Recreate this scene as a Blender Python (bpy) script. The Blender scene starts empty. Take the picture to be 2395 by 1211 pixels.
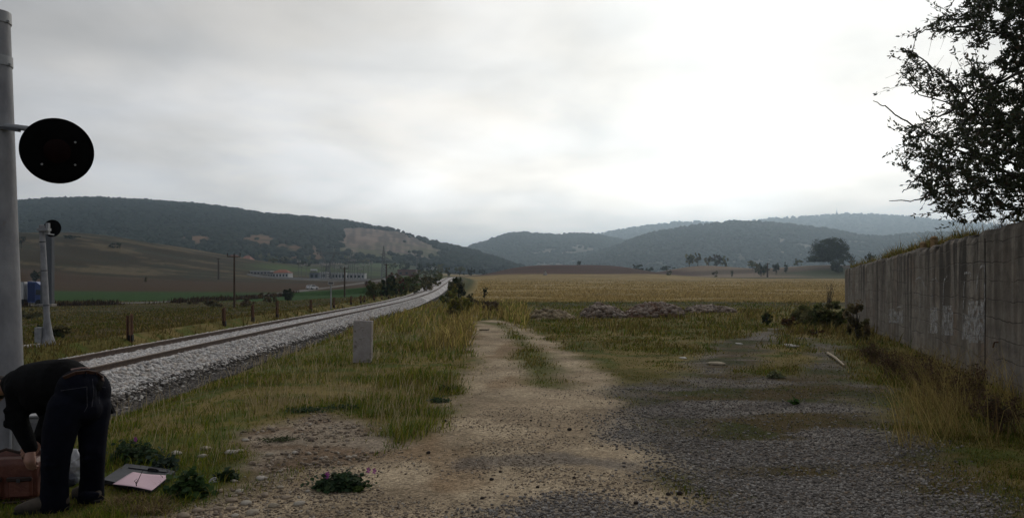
import bpy, math, time
import numpy as np
from mathutils import Vector, Matrix
T0 = time.time()
S = bpy.context.scene
COL = S.collection
R = math.radians
F, CX, HY, H = 1750.0, 1197.5, 660.0, 1.6      # focal length, optical axis and eye level in photo pixels, eye height

# ---------------------------------------------------------------- camera
cam = bpy.data.cameras.new('camera'); co = bpy.data.objects.new('camera', cam); COL.objects.link(co)
co.location = (0, 0, H); co.rotation_euler = (R(90), 0, 0)
cam.sensor_width = 36; cam.lens = 36*F/2395; cam.shift_y = (HY-605.5)/2395
cam.clip_start = 0.05; cam.clip_end = 30000
S.camera = co
S.view_settings.view_transform = 'Standard'; S.view_settings.look = 'None'
S.view_settings.exposure = 0.0; S.view_settings.gamma = 1.0
S.cycles.use_denoising = True
S.cycles.max_bounces = 6; S.cycles.diffuse_bounces = 3; S.cycles.volume_bounces = 0
S.cycles.transparent_max_bounces = 8

# ---------------------------------------------------------------- sky and sun (veiled sun ahead, a little to the side)
SUN_EL, SUN_AZ = R(27), R(19)
sd = Vector((math.sin(SUN_AZ)*math.cos(SUN_EL), math.cos(SUN_AZ)*math.cos(SUN_EL), math.sin(SUN_EL)))
w = bpy.data.worlds.new('World'); S.world = w; w.use_nodes = True
def sky_nodes(nt):
    N, L = nt.nodes, nt.links
    N.clear()
    def n(t, **k):
        x = N.new(t)
        for a, b in k.items(): setattr(x, a, b)
        return x
    out = n('ShaderNodeOutputWorld'); bg = n('ShaderNodeBackground'); bg.inputs['Strength'].default_value = 0.1
    sky = n('ShaderNodeTexSky', sky_type='NISHITA'); sky.sun_disc = False
    sky.sun_elevation = SUN_EL; sky.sun_rotation = SUN_AZ; sky.dust_density = 3.0
    tc = n('ShaderNodeTexCoord')
    dot = n('ShaderNodeVectorMath', operation='DOT_PRODUCT'); dot.inputs[1].default_value = sd
    L.new(tc.outputs['Generated'], dot.inputs[0])
    sx = n('ShaderNodeSeparateXYZ'); L.new(tc.outputs['Generated'], sx.inputs[0])
    zc = n('ShaderNodeMath', operation='MAXIMUM'); L.new(sx.outputs['Z'], zc.inputs[0]); zc.inputs[1].default_value = 0.0
    za = n('ShaderNodeMath', operation='ADD'); L.new(zc.outputs[0], za.inputs[0]); za.inputs[1].default_value = 0.13
    inv = n('ShaderNodeMath', operation='DIVIDE'); inv.inputs[0].default_value = 1.0; L.new(za.outputs[0], inv.inputs[1])
    pv = n('ShaderNodeVectorMath', operation='SCALE'); L.new(tc.outputs['Generated'], pv.inputs[0]); L.new(inv.outputs[0], pv.inputs['Scale'])
    mp = n('ShaderNodeMapping'); L.new(pv.outputs[0], mp.inputs['Vector'])
    mp.inputs['Location'].default_value = SKY_OFF; mp.inputs['Scale'].default_value = (0.75, 0.6, 0.0); mp.inputs['Rotation'].default_value = (0, 0, R(-14))
    n1 = n('ShaderNodeTexNoise'); n1.inputs['Scale'].default_value = 1.0; n1.inputs['Detail'].default_value = 7; n1.inputs['Roughness'].default_value = 0.5; n1.inputs['Distortion'].default_value = 0.4
    L.new(mp.outputs[0], n1.inputs['Vector'])
    # glow around the veiled sun
    ma = n('ShaderNodeMath', operation='MULTIPLY_ADD'); L.new(n1.outputs['Fac'], ma.inputs[0]); ma.inputs[1].default_value = 0.30; ma.inputs[2].default_value = -0.15
    db = n('ShaderNodeMath', operation='ADD'); L.new(dot.outputs['Value'], db.inputs[0]); L.new(ma.outputs[0], db.inputs[1])
    mr = n('ShaderNodeMapRange'); mr.inputs['From Min'].default_value = -1; mr.inputs['From Max'].default_value = 1; L.new(db.outputs[0], mr.inputs['Value'])
    cr = n('ShaderNodeValToRGB'); L.new(mr.outputs[0], cr.inputs[0])
    els = [(0.0, (.145, .15, .16)), (0.5, (.15, .153, .162)), (0.70, (.192, .188, .188)), (0.80, (.252, .246, .241)), (0.88, (.348, .336, .322)), (0.945, (.425, .405, .375)), (0.982, (.47, .446, .408)), (1.0, (.53, .50, .455))]
    r = cr.color_ramp
    while len(r.elements) < len(els): r.elements.new(.5)
    for e, (p, c) in zip(r.elements, els): e.position = p; e.color = (*c, 1)
    # cloud relief
    n2 = n('ShaderNodeTexNoise'); n2.inputs['Scale'].default_value = 1.7; n2.inputs['Detail'].default_value = 8; n2.inputs['Roughness'].default_value = 0.52; n2.inputs['Distortion'].default_value = 0.25
    L.new(mp.outputs[0], n2.inputs['Vector'])
    rr = n('ShaderNodeMapRange'); rr.inputs['From Min'].default_value = .3; rr.inputs['From Max'].default_value = .7
    rr.inputs['To Min'].default_value = 20.5*.75; rr.inputs['To Max'].default_value = 20.5*1.23
    L.new(n2.outputs['Fac'], rr.inputs['Value'])
    ml = n('ShaderNodeVectorMath', operation='SCALE'); L.new(cr.outputs['Color'], ml.inputs[0]); L.new(rr.outputs[0], ml.inputs['Scale'])
    # low sky is a little brighter
    hz = n('ShaderNodeMapRange', interpolation_type='LINEAR'); L.new(sx.outputs['Z'], hz.inputs['Value'])
    hz.inputs['From Min'].default_value = 0.0; hz.inputs['From Max'].default_value = 0.27; hz.inputs['To Min'].default_value = SKY_LOW; hz.inputs['To Max'].default_value = 1.0
    tn = n('ShaderNodeMix', data_type='RGBA', blend_type='MULTIPLY'); tn.inputs[0].default_value = 1; n3 = n('ShaderNodeTexNoise'); n3.inputs['Scale'].default_value = 1.3; n3.inputs['Detail'].default_value = 4; L.new(pv.outputs[0], n3.inputs['Vector'])
    c3 = n('ShaderNodeValToRGB'); c3.color_ramp.elements[0].position = .40; c3.color_ramp.elements[0].color = (.985, .985, 1.0, 1); c3.color_ramp.elements[1].position = .60; c3.color_ramp.elements[1].color = (1.0, .965, .925, 1)
    L.new(n3.outputs['Fac'], c3.inputs[0]); L.new(ml.outputs[0], tn.inputs[6]); L.new(c3.outputs[0], tn.inputs[7])
    m2 = n('ShaderNodeVectorMath', operation='SCALE'); L.new(tn.outputs[2], m2.inputs[0]); L.new(hz.outputs[0], m2.inputs['Scale'])
    mx = n('ShaderNodeMix', data_type='RGBA'); mx.inputs[0].default_value = 0.95
    L.new(sky.outputs[0], mx.inputs[6]); L.new(m2.outputs[0], mx.inputs[7])
    L.new(mx.outputs[2], bg.inputs['Color']); L.new(bg.outputs[0], out.inputs['Surface'])
SKY_OFF = (3.1, 1.7, 0.0); SKY_LOW = 3.4
sky_nodes(w.node_tree)
sl = bpy.data.lights.new('sun', 'SUN'); sl.energy = 0.55; sl.angle = R(14); sl.color = (1, .95, .87)
so = bpy.data.objects.new('sun', sl); COL.objects.link(so); so.rotation_euler = (-sd).to_track_quat('-Z', 'Y').to_euler(); so.location = (20, 40, 60)

# ---------------------------------------------------------------- small tools
rng = np.random.default_rng(11)
def px2(px, py, Y): return np.array([(px-CX)/F*Y, Y, H-(py-HY)/F*Y])
def smooth(a, b, x):
    t = np.clip((np.asarray(x, float)-a)/(b-a), 0, 1); return t*t*(3-2*t)
def _hash(i, j, s):
    v = (i.astype(np.int64)*374761393 + j.astype(np.int64)*668265263 + s*974634777) & 0x7fffffff
    v = ((v ^ (v >> 13))*1274126177) & 0x7fffffff
    return ((v ^ (v >> 16)) & 0xffff)/65535.0
def vnoise(x, y, s=0):
    x = np.asarray(x, float); y = np.asarray(y, float)
    i = np.floor(x); j = np.floor(y); u = x-i; v = y-j; u = u*u*(3-2*u); v = v*v*(3-2*v)
    a = _hash(i, j, s); b = _hash(i+1, j, s); c = _hash(i, j+1, s); d = _hash(i+1, j+1, s)
    return (a*(1-u)+b*u)*(1-v)+(c*(1-u)+d*u)*v
def fbm(x, y, s=0, o=4):
    r = 0; a = .5; t = 0
    for k in range(o):
        r = r+a*vnoise(np.asarray(x)*2**k, np.asarray(y)*2**k, s+k*17); t += a; a *= .5
    return r/t
def inpoly(poly, X, Y):
    """signed distance to a polygon, positive inside"""
    P = np.asarray(poly, float); X = np.asarray(X, float); Y = np.asarray(Y, float)
    d = np.full(X.shape, 1e18); ins = np.zeros(X.shape, bool)
    for k in range(len(P)):
        a = P[k]; b = P[(k+1) % len(P)]; e = b-a
        t = np.clip(((X-a[0])*e[0]+(Y-a[1])*e[1])/max(e@e, 1e-12), 0, 1)
        d = np.minimum(d, (X-a[0]-t*e[0])**2+(Y-a[1]-t*e[1])**2)
        c = ((a[1] > Y) != (b[1] > Y))
        with np.errstate(divide='ignore', invalid='ignore'):
            xi = a[0]+(Y-a[1])*e[0]/(e[1] if e[1] != 0 else 1e-12)
        ins ^= c & (X < xi)
    return np.where(ins, 1, -1)*np.sqrt(d)
def flat(pts, z=0.0): return [tuple(px2(px, py, F*(H-z)/(py-HY))[:2]) for px, py in pts]

def link(o, parent=None):
    COL.objects.link(o)
    if parent is not None: o.parent = parent
    return o
def tag(o, label=None, cat=None, group=None, kind=None):
    if label: o['label'] = label
    if cat: o['category'] = cat
    if group: o['group'] = group
    if kind: o['kind'] = kind
    return o
def thing(name, label, cat, loc, group=None, rz=0):
    o = bpy.data.objects.new(name, None); o.empty_display_size = .1; o.location = loc; o.rotation_euler = (0, 0, rz)
    return tag(link(o), label, cat, group)
def np_mesh(name, V, F3=None, F4=None, mat=None, col=None, smooth_=False):
    me = bpy.data.meshes.new(name); V = np.asarray(V, np.float32)
    F3 = np.zeros((0, 3), np.int32) if F3 is None else np.asarray(F3, np.int32)
    F4 = np.zeros((0, 4), np.int32) if F4 is None else np.asarray(F4, np.int32)
    me.vertices.add(len(V)); me.vertices.foreach_set('co', V.ravel())
    nl = F3.size+F4.size; me.loops.add(nl); me.loops.foreach_set('vertex_index', np.concatenate([F3.ravel(), F4.ravel()]))
    npol = len(F3)+len(F4); me.polygons.add(npol)
    st = np.concatenate([np.arange(len(F3))*3, len(F3)*3+np.arange(len(F4))*4]).astype(np.int32)
    me.polygons.foreach_set('loop_start', st)
    if smooth_: me.polygons.foreach_set('use_smooth', np.ones(npol, bool))
    if col is not None:
        a = me.color_attributes.new('Col', 'FLOAT_COLOR', 'POINT')
        c = np.ones((len(V), 4), np.float32); c[:, :col.shape[1]] = col
        a.data.foreach_set('color', c.ravel())
    me.update(calc_edges=True)
    if mat: me.materials.append(mat)
    return me
def np_obj(name, V, F3=None, F4=None, mat=None, col=None, parent=None, smooth_=False):
    return link(bpy.data.objects.new(name, np_mesh(name, V, F3, F4, mat, col, smooth_)), parent)

# ---------------------------------------------------------------- materials
MATS = {}
def material(name, c1, c2=None, rough=.8, scale=8.0, detail=5, bump=0.0, bscale=40.0, metal=0.0, stretch=(1, 1, 1), vcol=False, transl=0.0, lo=.35, hi=.65, spec=.3, spots=None):
    """noise-mixed two-colour surface in object space; vcol multiplies in the mesh's own colours"""
    if name in MATS: return MATS[name]
    m = bpy.data.materials.new(name); m.use_nodes = True; nt = m.node_tree; N, L = nt.nodes, nt.links
    b = N['Principled BSDF']; b.inputs['Roughness'].default_value = rough; b.inputs['Metallic'].default_value = metal
    b.inputs['Specular IOR Level'].default_value = spec
    tc = N.new('ShaderNodeTexCoord'); mp = N.new('ShaderNodeMapping'); mp.inputs['Scale'].default_value = stretch
    L.new(tc.outputs['Object'], mp.inputs['Vector'])
    n1 = N.new('ShaderNodeTexNoise'); n1.inputs['Scale'].default_value = scale; n1.inputs['Detail'].default_value = detail; n1.inputs['Roughness'].default_value = .6
    L.new(mp.outputs[0], n1.inputs['Vector'])
    mr = N.new('ShaderNodeMapRange'); mr.inputs['From Min'].default_value = lo; mr.inputs['From Max'].default_value = hi
    L.new(n1.outputs['Fac'], mr.inputs['Value'])
    mx = N.new('ShaderNodeMix'); mx.data_type = 'RGBA'; L.new(mr.outputs[0], mx.inputs[0])
    mx.inputs[6].default_value = (*c1, 1); mx.inputs[7].default_value = (*(c2 or c1), 1)
    c = mx.outputs[2]
    if spots:
        n3 = N.new('ShaderNodeTexNoise'); n3.inputs['Scale'].default_value = spots[1]; n3.inputs['Detail'].default_value = 6; n3.inputs['Roughness'].default_value = .7
        L.new(mp.outputs[0], n3.inputs['Vector'])
        r3 = N.new('ShaderNodeMapRange'); r3.inputs['From Min'].default_value = spots[2]; r3.inputs['From Max'].default_value = spots[2]+.08; L.new(n3.outputs['Fac'], r3.inputs['Value'])
        m3 = N.new('ShaderNodeMix'); m3.data_type = 'RGBA'; L.new(r3.outputs[0], m3.inputs[0]); L.new(c, m3.inputs[6]); m3.inputs[7].default_value = (*spots[0], 1); c = m3.outputs[2]
    if vcol:
        at = N.new('ShaderNodeAttribute'); at.attribute_name = 'Col'
        m4 = N.new('ShaderNodeMix'); m4.data_type = 'RGBA'; m4.blend_type = 'MULTIPLY'; m4.inputs[0].default_value = 1
        L.new(c, m4.inputs[6]); L.new(at.outputs['Color'], m4.inputs[7]); c = m4.outputs[2]
    L.new(c, b.inputs['Base Color'])
    if bump:
        n2 = N.new('ShaderNodeTexNoise'); n2.inputs['Scale'].default_value = bscale; n2.inputs['Detail'].default_value = 6; L.new(mp.outputs[0], n2.inputs['Vector'])
        bm = N.new('ShaderNodeBump'); bm.inputs['Strength'].default_value = bump; bm.inputs['Distance'].default_value = .02
        L.new(n2.outputs['Fac'], bm.inputs['Height']); L.new(bm.outputs[0], b.inputs['Normal'])
    if transl:
        tr = N.new('ShaderNodeBsdfTranslucent'); L.new(c, tr.inputs['Color'])
        ms = N.new('ShaderNodeMixShader'); ms.inputs[0].default_value = transl
        L.new(b.outputs[0], ms.inputs[1]); L.new(tr.outputs[0], ms.inputs[2]); L.new(ms.outputs[0], N['Material Output'].inputs['Surface'])
    MATS[name] = m
    return m
LEAFM = lambda: material('foliage', (.8, .8, .8), (1.15, 1.15, 1.15), rough=.65, scale=.6, vcol=True, transl=.38, spec=.12)
BLADE = lambda: material('grass_blades', (.85, .85, .85), (1.1, 1.1, 1.1), rough=.8, scale=.5, vcol=True, transl=.3, spec=.04)
BARK = lambda: material('bark', (.035, .028, .022), (.08, .065, .05), rough=.9, scale=12, stretch=(1, 1, .2), bump=.5)

# ---------------------------------------------------------------- terrain
TY = np.array([-60, 0, 12, 18, 25, 42, 75, 110, 190, 260, 400, 800])
TX = np.array([-8.4, -8.7, -9.3, -9.6, -9.85, -10.1, -11.1, -12.1, -15.6, -20, -34, -90])
TZ = np.array([-.15, -.15, -.15, -.15, -.15, -.15, -.15, .40, 2.85, 3.6, 4.6, 8.0])
_fy = np.linspace(-60, 800, 1721)
def _sm(y, k):
    for _ in range(3): y = np.convolve(np.pad(y, k, mode='edge'), np.ones(2*k+1)/(2*k+1), 'valid')
    return y
_fx = _sm(np.interp(_fy, TY, TX), 14); _fz = _sm(np.interp(_fy, TY, TZ), 14)
def track_x(Y): return np.interp(Y, _fy, _fx)
def track_z(Y): return np.interp(Y, _fy, _fz)          # rail top
def gz(X, Y):
    X = np.asarray(X, float); Y = np.asarray(Y, float)
    r = np.hypot(X, Y); Yp = np.maximum(Y, 0)
    zr = .0145*np.clip(Yp-65, 0, 235)+.012*np.clip(Yp-300, 0, 900)
    # ploughed rise, low knolls beyond the field
    zr = zr+6.6*np.exp(-((X-34)/44)**4-((Y-445)/95)**2)
    zr = zr+6.0*np.exp(-((X-118)/26)**2-((Y-470)/60)**2)+6.5*np.exp(-((X-182)/42)**2-((Y-430)/70)**2)
    zl = -1.0-1.2*smooth(-18, -52, X)+.014*np.clip(Yp-150, 0, 300)+.05*np.clip(Yp-450, 0, 480)
    zl = zl+31*np.exp(-((X+330)/135)**2-((Y-520)/150)**2)+ .6*np.sin(Y/9.0+X/40)*smooth(300, 380, Y)*smooth(-170, -240, X)
    tx = track_x(Y); d = X-tx
    wl = smooth(-3, -7, d)
    wl = np.where(Y > 190, smooth(20, -60, d), wl)
    z = zr*(1-wl)+zl*wl
    z = z+.09*(fbm(X*.22, Y*.22, 3)-.5)*smooth(3, 12, r)+.5*(fbm(X*.02, Y*.02, 5)-.5)*smooth(60, 200, r)
    # right verge sinks toward the old ballast
    z = z-.62*smooth(5.2, 2.3, d)*smooth(-3, -1, d)*smooth(150, 90, Y)
    # ballast bed
    tz = track_z(Y); a = np.abs(d)
    bed = np.where(d > 0, tz-.15-.45*np.clip((a-1.0)/.72, 0, 1.12)-.10*np.clip(a-1.8, 0, 5), tz-.15-.42*np.clip((a-1.45)/1.45, 0, 1.35)-.12*np.clip((a-2.9), 0, 5))
    side = np.where(d > 0, smooth(2.9, 1.9, a), smooth(4.6, 3.0, a))*smooth(300, 230, Y)
    emb = smooth(1.0, 2.5, tz-z)*smooth(300, 230, Y)
    wb = np.maximum(side, emb*smooth(12, 3, a))
    return z*(1-wb)+bed*wb
def ground(px, py, lo=4.0, hi=3000.0):
    t = (px-CX)/F; Ys = np.geomspace(lo, hi, 6000); zz = H-(py-HY)/F*Ys
    k = np.argmax(gz(t*Ys, Ys) >= zz); Y = Ys[k]
    return np.array([t*Y, Y, float(gz(t*Y, Y))])
def on(X, Y): return (float(X), float(Y), float(gz(X, Y)))
def col_at(px, Y): X = (px-CX)/F*Y; return np.array([X, Y, float(gz(X, Y))])

# ---- areas of the ground (metres), read once from the photograph
PATH = flat([(1108, 752), (1104, 800), (1100, 850), (1082, 905), (1035, 965), (955, 1030), (880, 1062), (720, 1090), (560, 1150), (400, 1211), (300, 1420), (1800, 1420), (1660, 1211), (1570, 1090), (1500, 1000), (1455, 920), (1420, 872), (1330, 826), (1262, 783), (1195, 754), (1150, 748)])
MEDIAN = flat([(1125, 752), (1185, 775), (1202, 810), (1222, 850), (1240, 895), (1300, 905), (1295, 865), (1262, 820), (1225, 785), (1175, 757)])
RUBBLE = flat([(575, 1010), (650, 985), (735, 945), (800, 965), (830, 1010), (930, 1040), (860, 1075), (740, 1100), (600, 1170), (470, 1260), (330, 1260), (430, 1180), (520, 1130), (600, 1060)])
GRAVEL = flat([(1462, 905), (1560, 900), (1700, 878), (1850, 885), (1985, 880), (2030, 940), (2120, 1020), (2230, 1100), (2395, 1165), (2700, 1420), (1220, 1420), (1290, 1190), (1430, 1180), (1600, 1170), (1570, 1080), (1500, 1000)])
RUT1 = flat([(1790, 765), (1840, 768), (1800, 810), (1750, 850), (1735, 885), (1580, 895), (1610, 850), (1720, 795)])
RUT2 = flat([(1880, 790), (1960, 806), (1985, 850), (1960, 895), (1880, 890), (1890, 835)])
WX0, WY0, WK = 6.98, 10.2, 0.338
def wall_d(X, Y): return ((WX0+WK*(Y-WY0))-X)/math.sqrt(1+WK*WK)   # metres in front of the wall face
def soft(poly, X, Y, wob=.35, fr=1.1, edge=.25, seed=1):
    d = inpoly(poly, X, Y)+(fbm(X*fr, Y*fr, seed, 4)-.5)*2*wob
    return smooth(-edge, edge, d)
def masks(X, Y):
    p = soft(PATH, X, Y, .38, 1.0, .32, 1)
    med = soft(MEDIAN, X, Y, .5, .6, .35, 2)
    rub = soft(RUBBLE, X, Y, .5, 1.2, .25, 3)
    g = soft(GRAVEL, X, Y, .75, .9, .55, 4)
    r1 = soft(RUT1, X, Y, .6, .6, .4, 5); r2 = soft(RUT2, X, Y, .5, .6, .3, 6)
    moss = smooth(.46, .57, fbm(X*.42+7, Y*.95, 9, 5))*smooth(1.0, 2.6, X)
    moss = np.maximum(moss, smooth(.40, .54, fbm(X*.42+7, Y*.95, 9, 5))*smooth(2.6, 1.2, wall_d(X, Y)))
    return p, med, rub, g, r1, r2, moss
def mixc(a, b, t): return a*(1-t[..., None])+np.asarray(b)*t[..., None]
def ground_color(X, Y):
    p, med, rub, g, r1, r2, moss = masks(X, Y)
    n1 = fbm(X*.35, Y*.35, 21); n2 = fbm(X*1.6, Y*1.6, 22); n3 = fbm(X*.03, Y*.03, 23)
    d = X-track_x(Y)
    c = np.zeros(X.shape+(3,))+np.array([.115, .10, .032])
    c = mixc(c, [.18, .14, .055], smooth(.45, .65, n1)); c = mixc(c, [.07, .092, .022], smooth(.5, .7, n2)*.8)
    # left meadow
    lm = smooth(-4, -7, d)
    c = mixc(c, np.array([.075, .056, .028]), lm*.85)
    c = mixc(c, np.array([.042, .05, .022]), lm*smooth(55, 75, Y)*smooth(150, 100, Y)*smooth(.4, .6, n1)*.8)
    # fields left beyond the road
    fl = lm*smooth(135, 150, Y)
    c = mixc(c, [.030, .066, .016], fl)
    c = mixc(c, [.060, .036, .019], lm*smooth(205, 235, Y+14*(n3-.5)+.12*(X+120)))
    hill = lm*smooth(345, 372, Y+20*(n3-.5)+.10*np.maximum(X+150, -120))*smooth(-60, -110, X)
    hc = mixc(np.zeros(X.shape+(3,))+np.array([.045, .034, .018]), [.115, .090, .050], smooth(.5, .66, fbm(X*.02, Y*.10, 31)))
    hc = mixc(hc, [.035, .036, .02], smooth(.56, .68, fbm(X*.03, Y*.13, 37))*.8)
    c = c*(1-hill[..., None])+hc*hill[..., None]
    vf = lm*smooth(455, 475, Y)*smooth(-190, -160, X-.0*Y)
    c = mixc(c, [.05, .06, .03], vf)
    c = mixc(c, [.07, .10, .035], vf*smooth(.5, .56, fbm(X*.004, Y*.025, 41)))
    # right: green strip, stubble field, ploughed rise, pale fallow beyond
    rt = smooth(2, 7, d)
    c = mixc(c, [.062, .055, .026], rt*smooth(42, 56, Y))
    c = mixc(c, [.05, .064, .024], rt*smooth(50, 58, Y)*smooth(24, 0, X))
    st = rt*smooth(60, 64, Y+.05*X+2*(n1-.5))*smooth(5.0, 7.5, d)
    sc = mixc(np.zeros(X.shape+(3,))+np.array([.29, .21, .085]), [.21, .152, .062], smooth(.42, .62, fbm(X*.03, Y*.10, 51)))
    sc = mixc(sc, [.32, .25, .13], smooth(.5, .7, fbm(X*.25, Y*.08, 53))*.6)
    c = c*(1-st[..., None])+sc*st[..., None]
    wide = smooth(330, 350, Y+.02*np.abs(X-30))
    c = mixc(c, [.055, .062, .03], rt*smooth(255, 275, Y-.0*X)*smooth(60, 100, X))
    c = mixc(c, [.20, .15, .11], rt*smooth(290, 320, Y)*smooth(75, 90, X)*smooth(145, 120, X+20*(n3-.5)))
    c = mixc(c, [.10, .072, .05], rt*smooth(380, 400, Y)*smooth(60, 80, X))
    c = mixc(c, [.20, .145, .10], rt*smooth(415, 430, Y)*smooth(60, 80, X)*smooth(.42, .5, fbm(X*.02, Y*.02, 55)))
    pl = rt*smooth(1.0, 1.25, 1.0/np.maximum(.02, np.hypot((X-34)/76, (Y-440)/128)))*smooth(322, 332, Y)
    pc = mixc(np.zeros(X.shape+(3,))+np.array([.060, .030, .023]), [.085, .043, .032], smooth(.4, .6, fbm(X*.012, Y*.08, 57)))
    c = c*(1-pl[..., None])+pc*pl[..., None]
    # bare track, gravel apron, rubble
    cp = mixc(np.zeros(X.shape+(3,))+np.array([.395, .315, .215]), [.295, .23, .155], smooth(.38, .66, n2))
    cp = mixc(cp, [.23, .155, .09], smooth(.58, .72, fbm(X*.9, Y*.5, 61))*.7)
    cg = mixc(np.zeros(X.shape+(3,))+np.array([.185, .168, .150]), [.13, .113, .097], smooth(.4, .62, n2))
    ms = mixc(np.zeros(X.shape+(3,))+np.array([.080, .058, .026]), [.05, .056, .019], smooth(.45, .6, n2))
    cr = mixc(np.zeros(X.shape+(3,))+np.array([.27, .22, .165]), [.17, .12, .08], smooth(.45, .6, fbm(X*1.3, Y*1.3, 63)))
    c = c*(1-p[..., None])+cp*p[..., None]
    c = mixc(c, [.10, .105, .034], p*med*.95)
    c = c*(1-rub[..., None])+cr*rub[..., None]
    gg = np.maximum(g, np.maximum(r1*.95, r2*.8)); c = c*(1-gg[..., None])+cg*gg[..., None]
    streak = soft(flat([(1090, 1072), (1300, 1066), (1480, 1080), (1480, 1094), (1300, 1084), (1090, 1086)]), X, Y, .3, 2.2, .12, 8)
    c = mixc(c, [.13, .12, .115], streak*.6)
    mm = moss*np.maximum(gg, .0)*.95; c = c*(1-mm[..., None])+ms*mm[..., None]
    # ballast: white stone bed, dark old gravel at its near foot
    bw = smooth(-3.0, -2.75, d)*smooth(1.7, 1.5, d)*smooth(320, 260, Y)
    bd = smooth(3.6, 3.0, d+(n2-.5)*1.1)*smooth(0, .5, d)*smooth(320, 250, Y)
    c = mixc(c, [.05, .045, .04], bd); c = mixc(c, [.40, .385, .37], bw)
    # road beyond the meadow
    rd = road_d(X, Y); c = mixc(c, [.17, .16, .15], smooth(3.3, 2.9, rd)*smooth(60, 90, Y))
    return c, np.clip(np.maximum(gg*(1-moss), np.maximum(p*(1-med)*.75, rub*.8)), 0, 1)
RDX = np.array([-150, -115, -80, -66, -62, -61.5, -63.5, -68, -72, -80]); RDY = np.array([84, 103, 122, 140, 165, 200, 238, 300, 380, 520])
def road_d(X, Y):
    d = np.full(np.shape(X), 1e9)
    for k in range(len(RDX)-1):
        a = np.array([RDX[k], RDY[k]]); e = np.array([RDX[k+1], RDY[k+1]])-a
        t = np.clip(((X-a[0])*e[0]+(Y-a[1])*e[1])/(e@e), 0, 1)
        d = np.minimum(d, np.hypot(X-a[0]-t*e[0], Y-a[1]-t*e[1]))
    return d

def ground_material():
    m = bpy.data.materials.new('ground'); m.use_nodes = True; nt = m.node_tree; N, L = nt.nodes, nt.links
    b = N['Principled BSDF']; b.inputs['Roughness'].default_value = .95; b.inputs['Specular IOR Level'].default_value = .03
    tc = N.new('ShaderNodeTexCoord'); at = N.new('ShaderNodeAttribute'); at.attribute_name = 'Col'
    ga = N.new('ShaderNodeAttribute'); ga.attribute_name = 'Grit'
    def noise(s, d, r=.6):
        x = N.new('ShaderNodeTexNoise'); x.inputs['Scale'].default_value = s; x.inputs['Detail'].default_value = d; x.inputs['Roughness'].default_value = r
        L.new(tc.outputs['Object'], x.inputs['Vector']); return x.outputs['Fac']
    a = noise(9, 8, .7); f = noise(.8, 6)
    ad = N.new('ShaderNodeMath'); ad.operation = 'ADD'; L.new(a, ad.inputs[0]); L.new(f, ad.inputs[1])
    mr = N.new('ShaderNodeMapRange'); L.new(ad.outputs[0], mr.inputs['Value']); mr.inputs['From Min'].default_value = .7; mr.inputs['From Max'].default_value = 1.3
    mr.inputs['To Min'].default_value = .6; mr.inputs['To Max'].default_value = 1.4
    # pebbles
    vo = N.new('ShaderNodeTexVoronoi'); vo.inputs['Scale'].default_value = 55; L.new(tc.outputs['Object'], vo.inputs['Vector'])
    sp = N.new('ShaderNodeSeparateColor'); L.new(vo.outputs['Color'], sp.inputs[0])
    pr = N.new('ShaderNodeMapRange'); L.new(sp.outputs[0], pr.inputs['Value']); pr.inputs['To Min'].default_value = .45; pr.inputs['To Max'].default_value = 1.55
    mg = N.new('ShaderNodeMix'); mg.data_type = 'FLOAT'; L.new(ga.outputs['Fac'], mg.inputs[0]); mg.inputs[2].default_value = 1; L.new(pr.outputs[0], mg.inputs[3])
    mu = N.new('ShaderNodeMath'); mu.operation = 'MULTIPLY'; L.new(mr.outputs[0], mu.inputs[0]); L.new(mg.outputs[0], mu.inputs[1])
    sc = N.new('ShaderNodeVectorMath'); sc.operation = 'SCALE'; L.new(at.outputs['Color'], sc.inputs[0]); L.new(mu.outputs[0], sc.inputs['Scale'])
    L.new(sc.outputs[0], b.inputs['Base Color'])
    bm = N.new('ShaderNodeBump'); bm.inputs['Strength'].default_value = .7; bm.inputs['Distance'].default_value = .02
    hs = N.new('ShaderNodeMath'); hs.operation = 'MULTIPLY_ADD'; L.new(vo.outputs['Distance'], hs.inputs[0]); hs.inputs[1].default_value = -.6; L.new(a, hs.inputs[2])
    L.new(hs.outputs[0], bm.inputs['Height']); L.new(bm.outputs[0], b.inputs['Normal'])
    return m
GMAT = ground_material()
def grid_faces(nr, nc):
    i = np.arange(nr-1)[:, None]*nc+np.arange(nc-1)[None, :]
    return np.stack([i, i+1, i+nc+1, i+nc], -1).reshape(-1, 4)
def sheet(name, X, Y, Z, mat, kind='structure', colfn=ground_color):
    c, g = colfn(X, Y)
    V = np.stack([X, Y, Z], -1).reshape(-1, 3)
    o = np_obj(name, V, None, grid_faces(*X.shape), mat, c.reshape(-1, 3), smooth_=True)
    a = o.data.attributes.new('Grit', 'FLOAT', 'POINT'); a.data.foreach_set('value', g.ravel().astype(np.float32))
    return tag(o, kind=kind)
# the ground: one sheet, finest near the photographer's standpoint
th = np.concatenate([np.linspace(-180, -42, 60), np.linspace(-40.5, 40.5, 760), np.linspace(42, 180, 60)])
rr = np.concatenate([[0.3, 1, 2, 3], np.geomspace(3.6, 60, 380), np.geomspace(60.6, 700, 260), np.geomspace(710, 9000, 50)])
TH, RR = np.meshgrid(R(1)*th, rr)
GX, GY = RR*np.sin(TH), RR*np.cos(TH)
GZ = gz(GX, GY)
dd = GX-track_x(GY); GZ = GZ-.10*smooth(-3.1, -2.6, dd)*smooth(1.9, 1.5, dd)*(GY > -50)*(GY < 250)
sheet('ground', GX, GY, GZ, GMAT)

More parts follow.
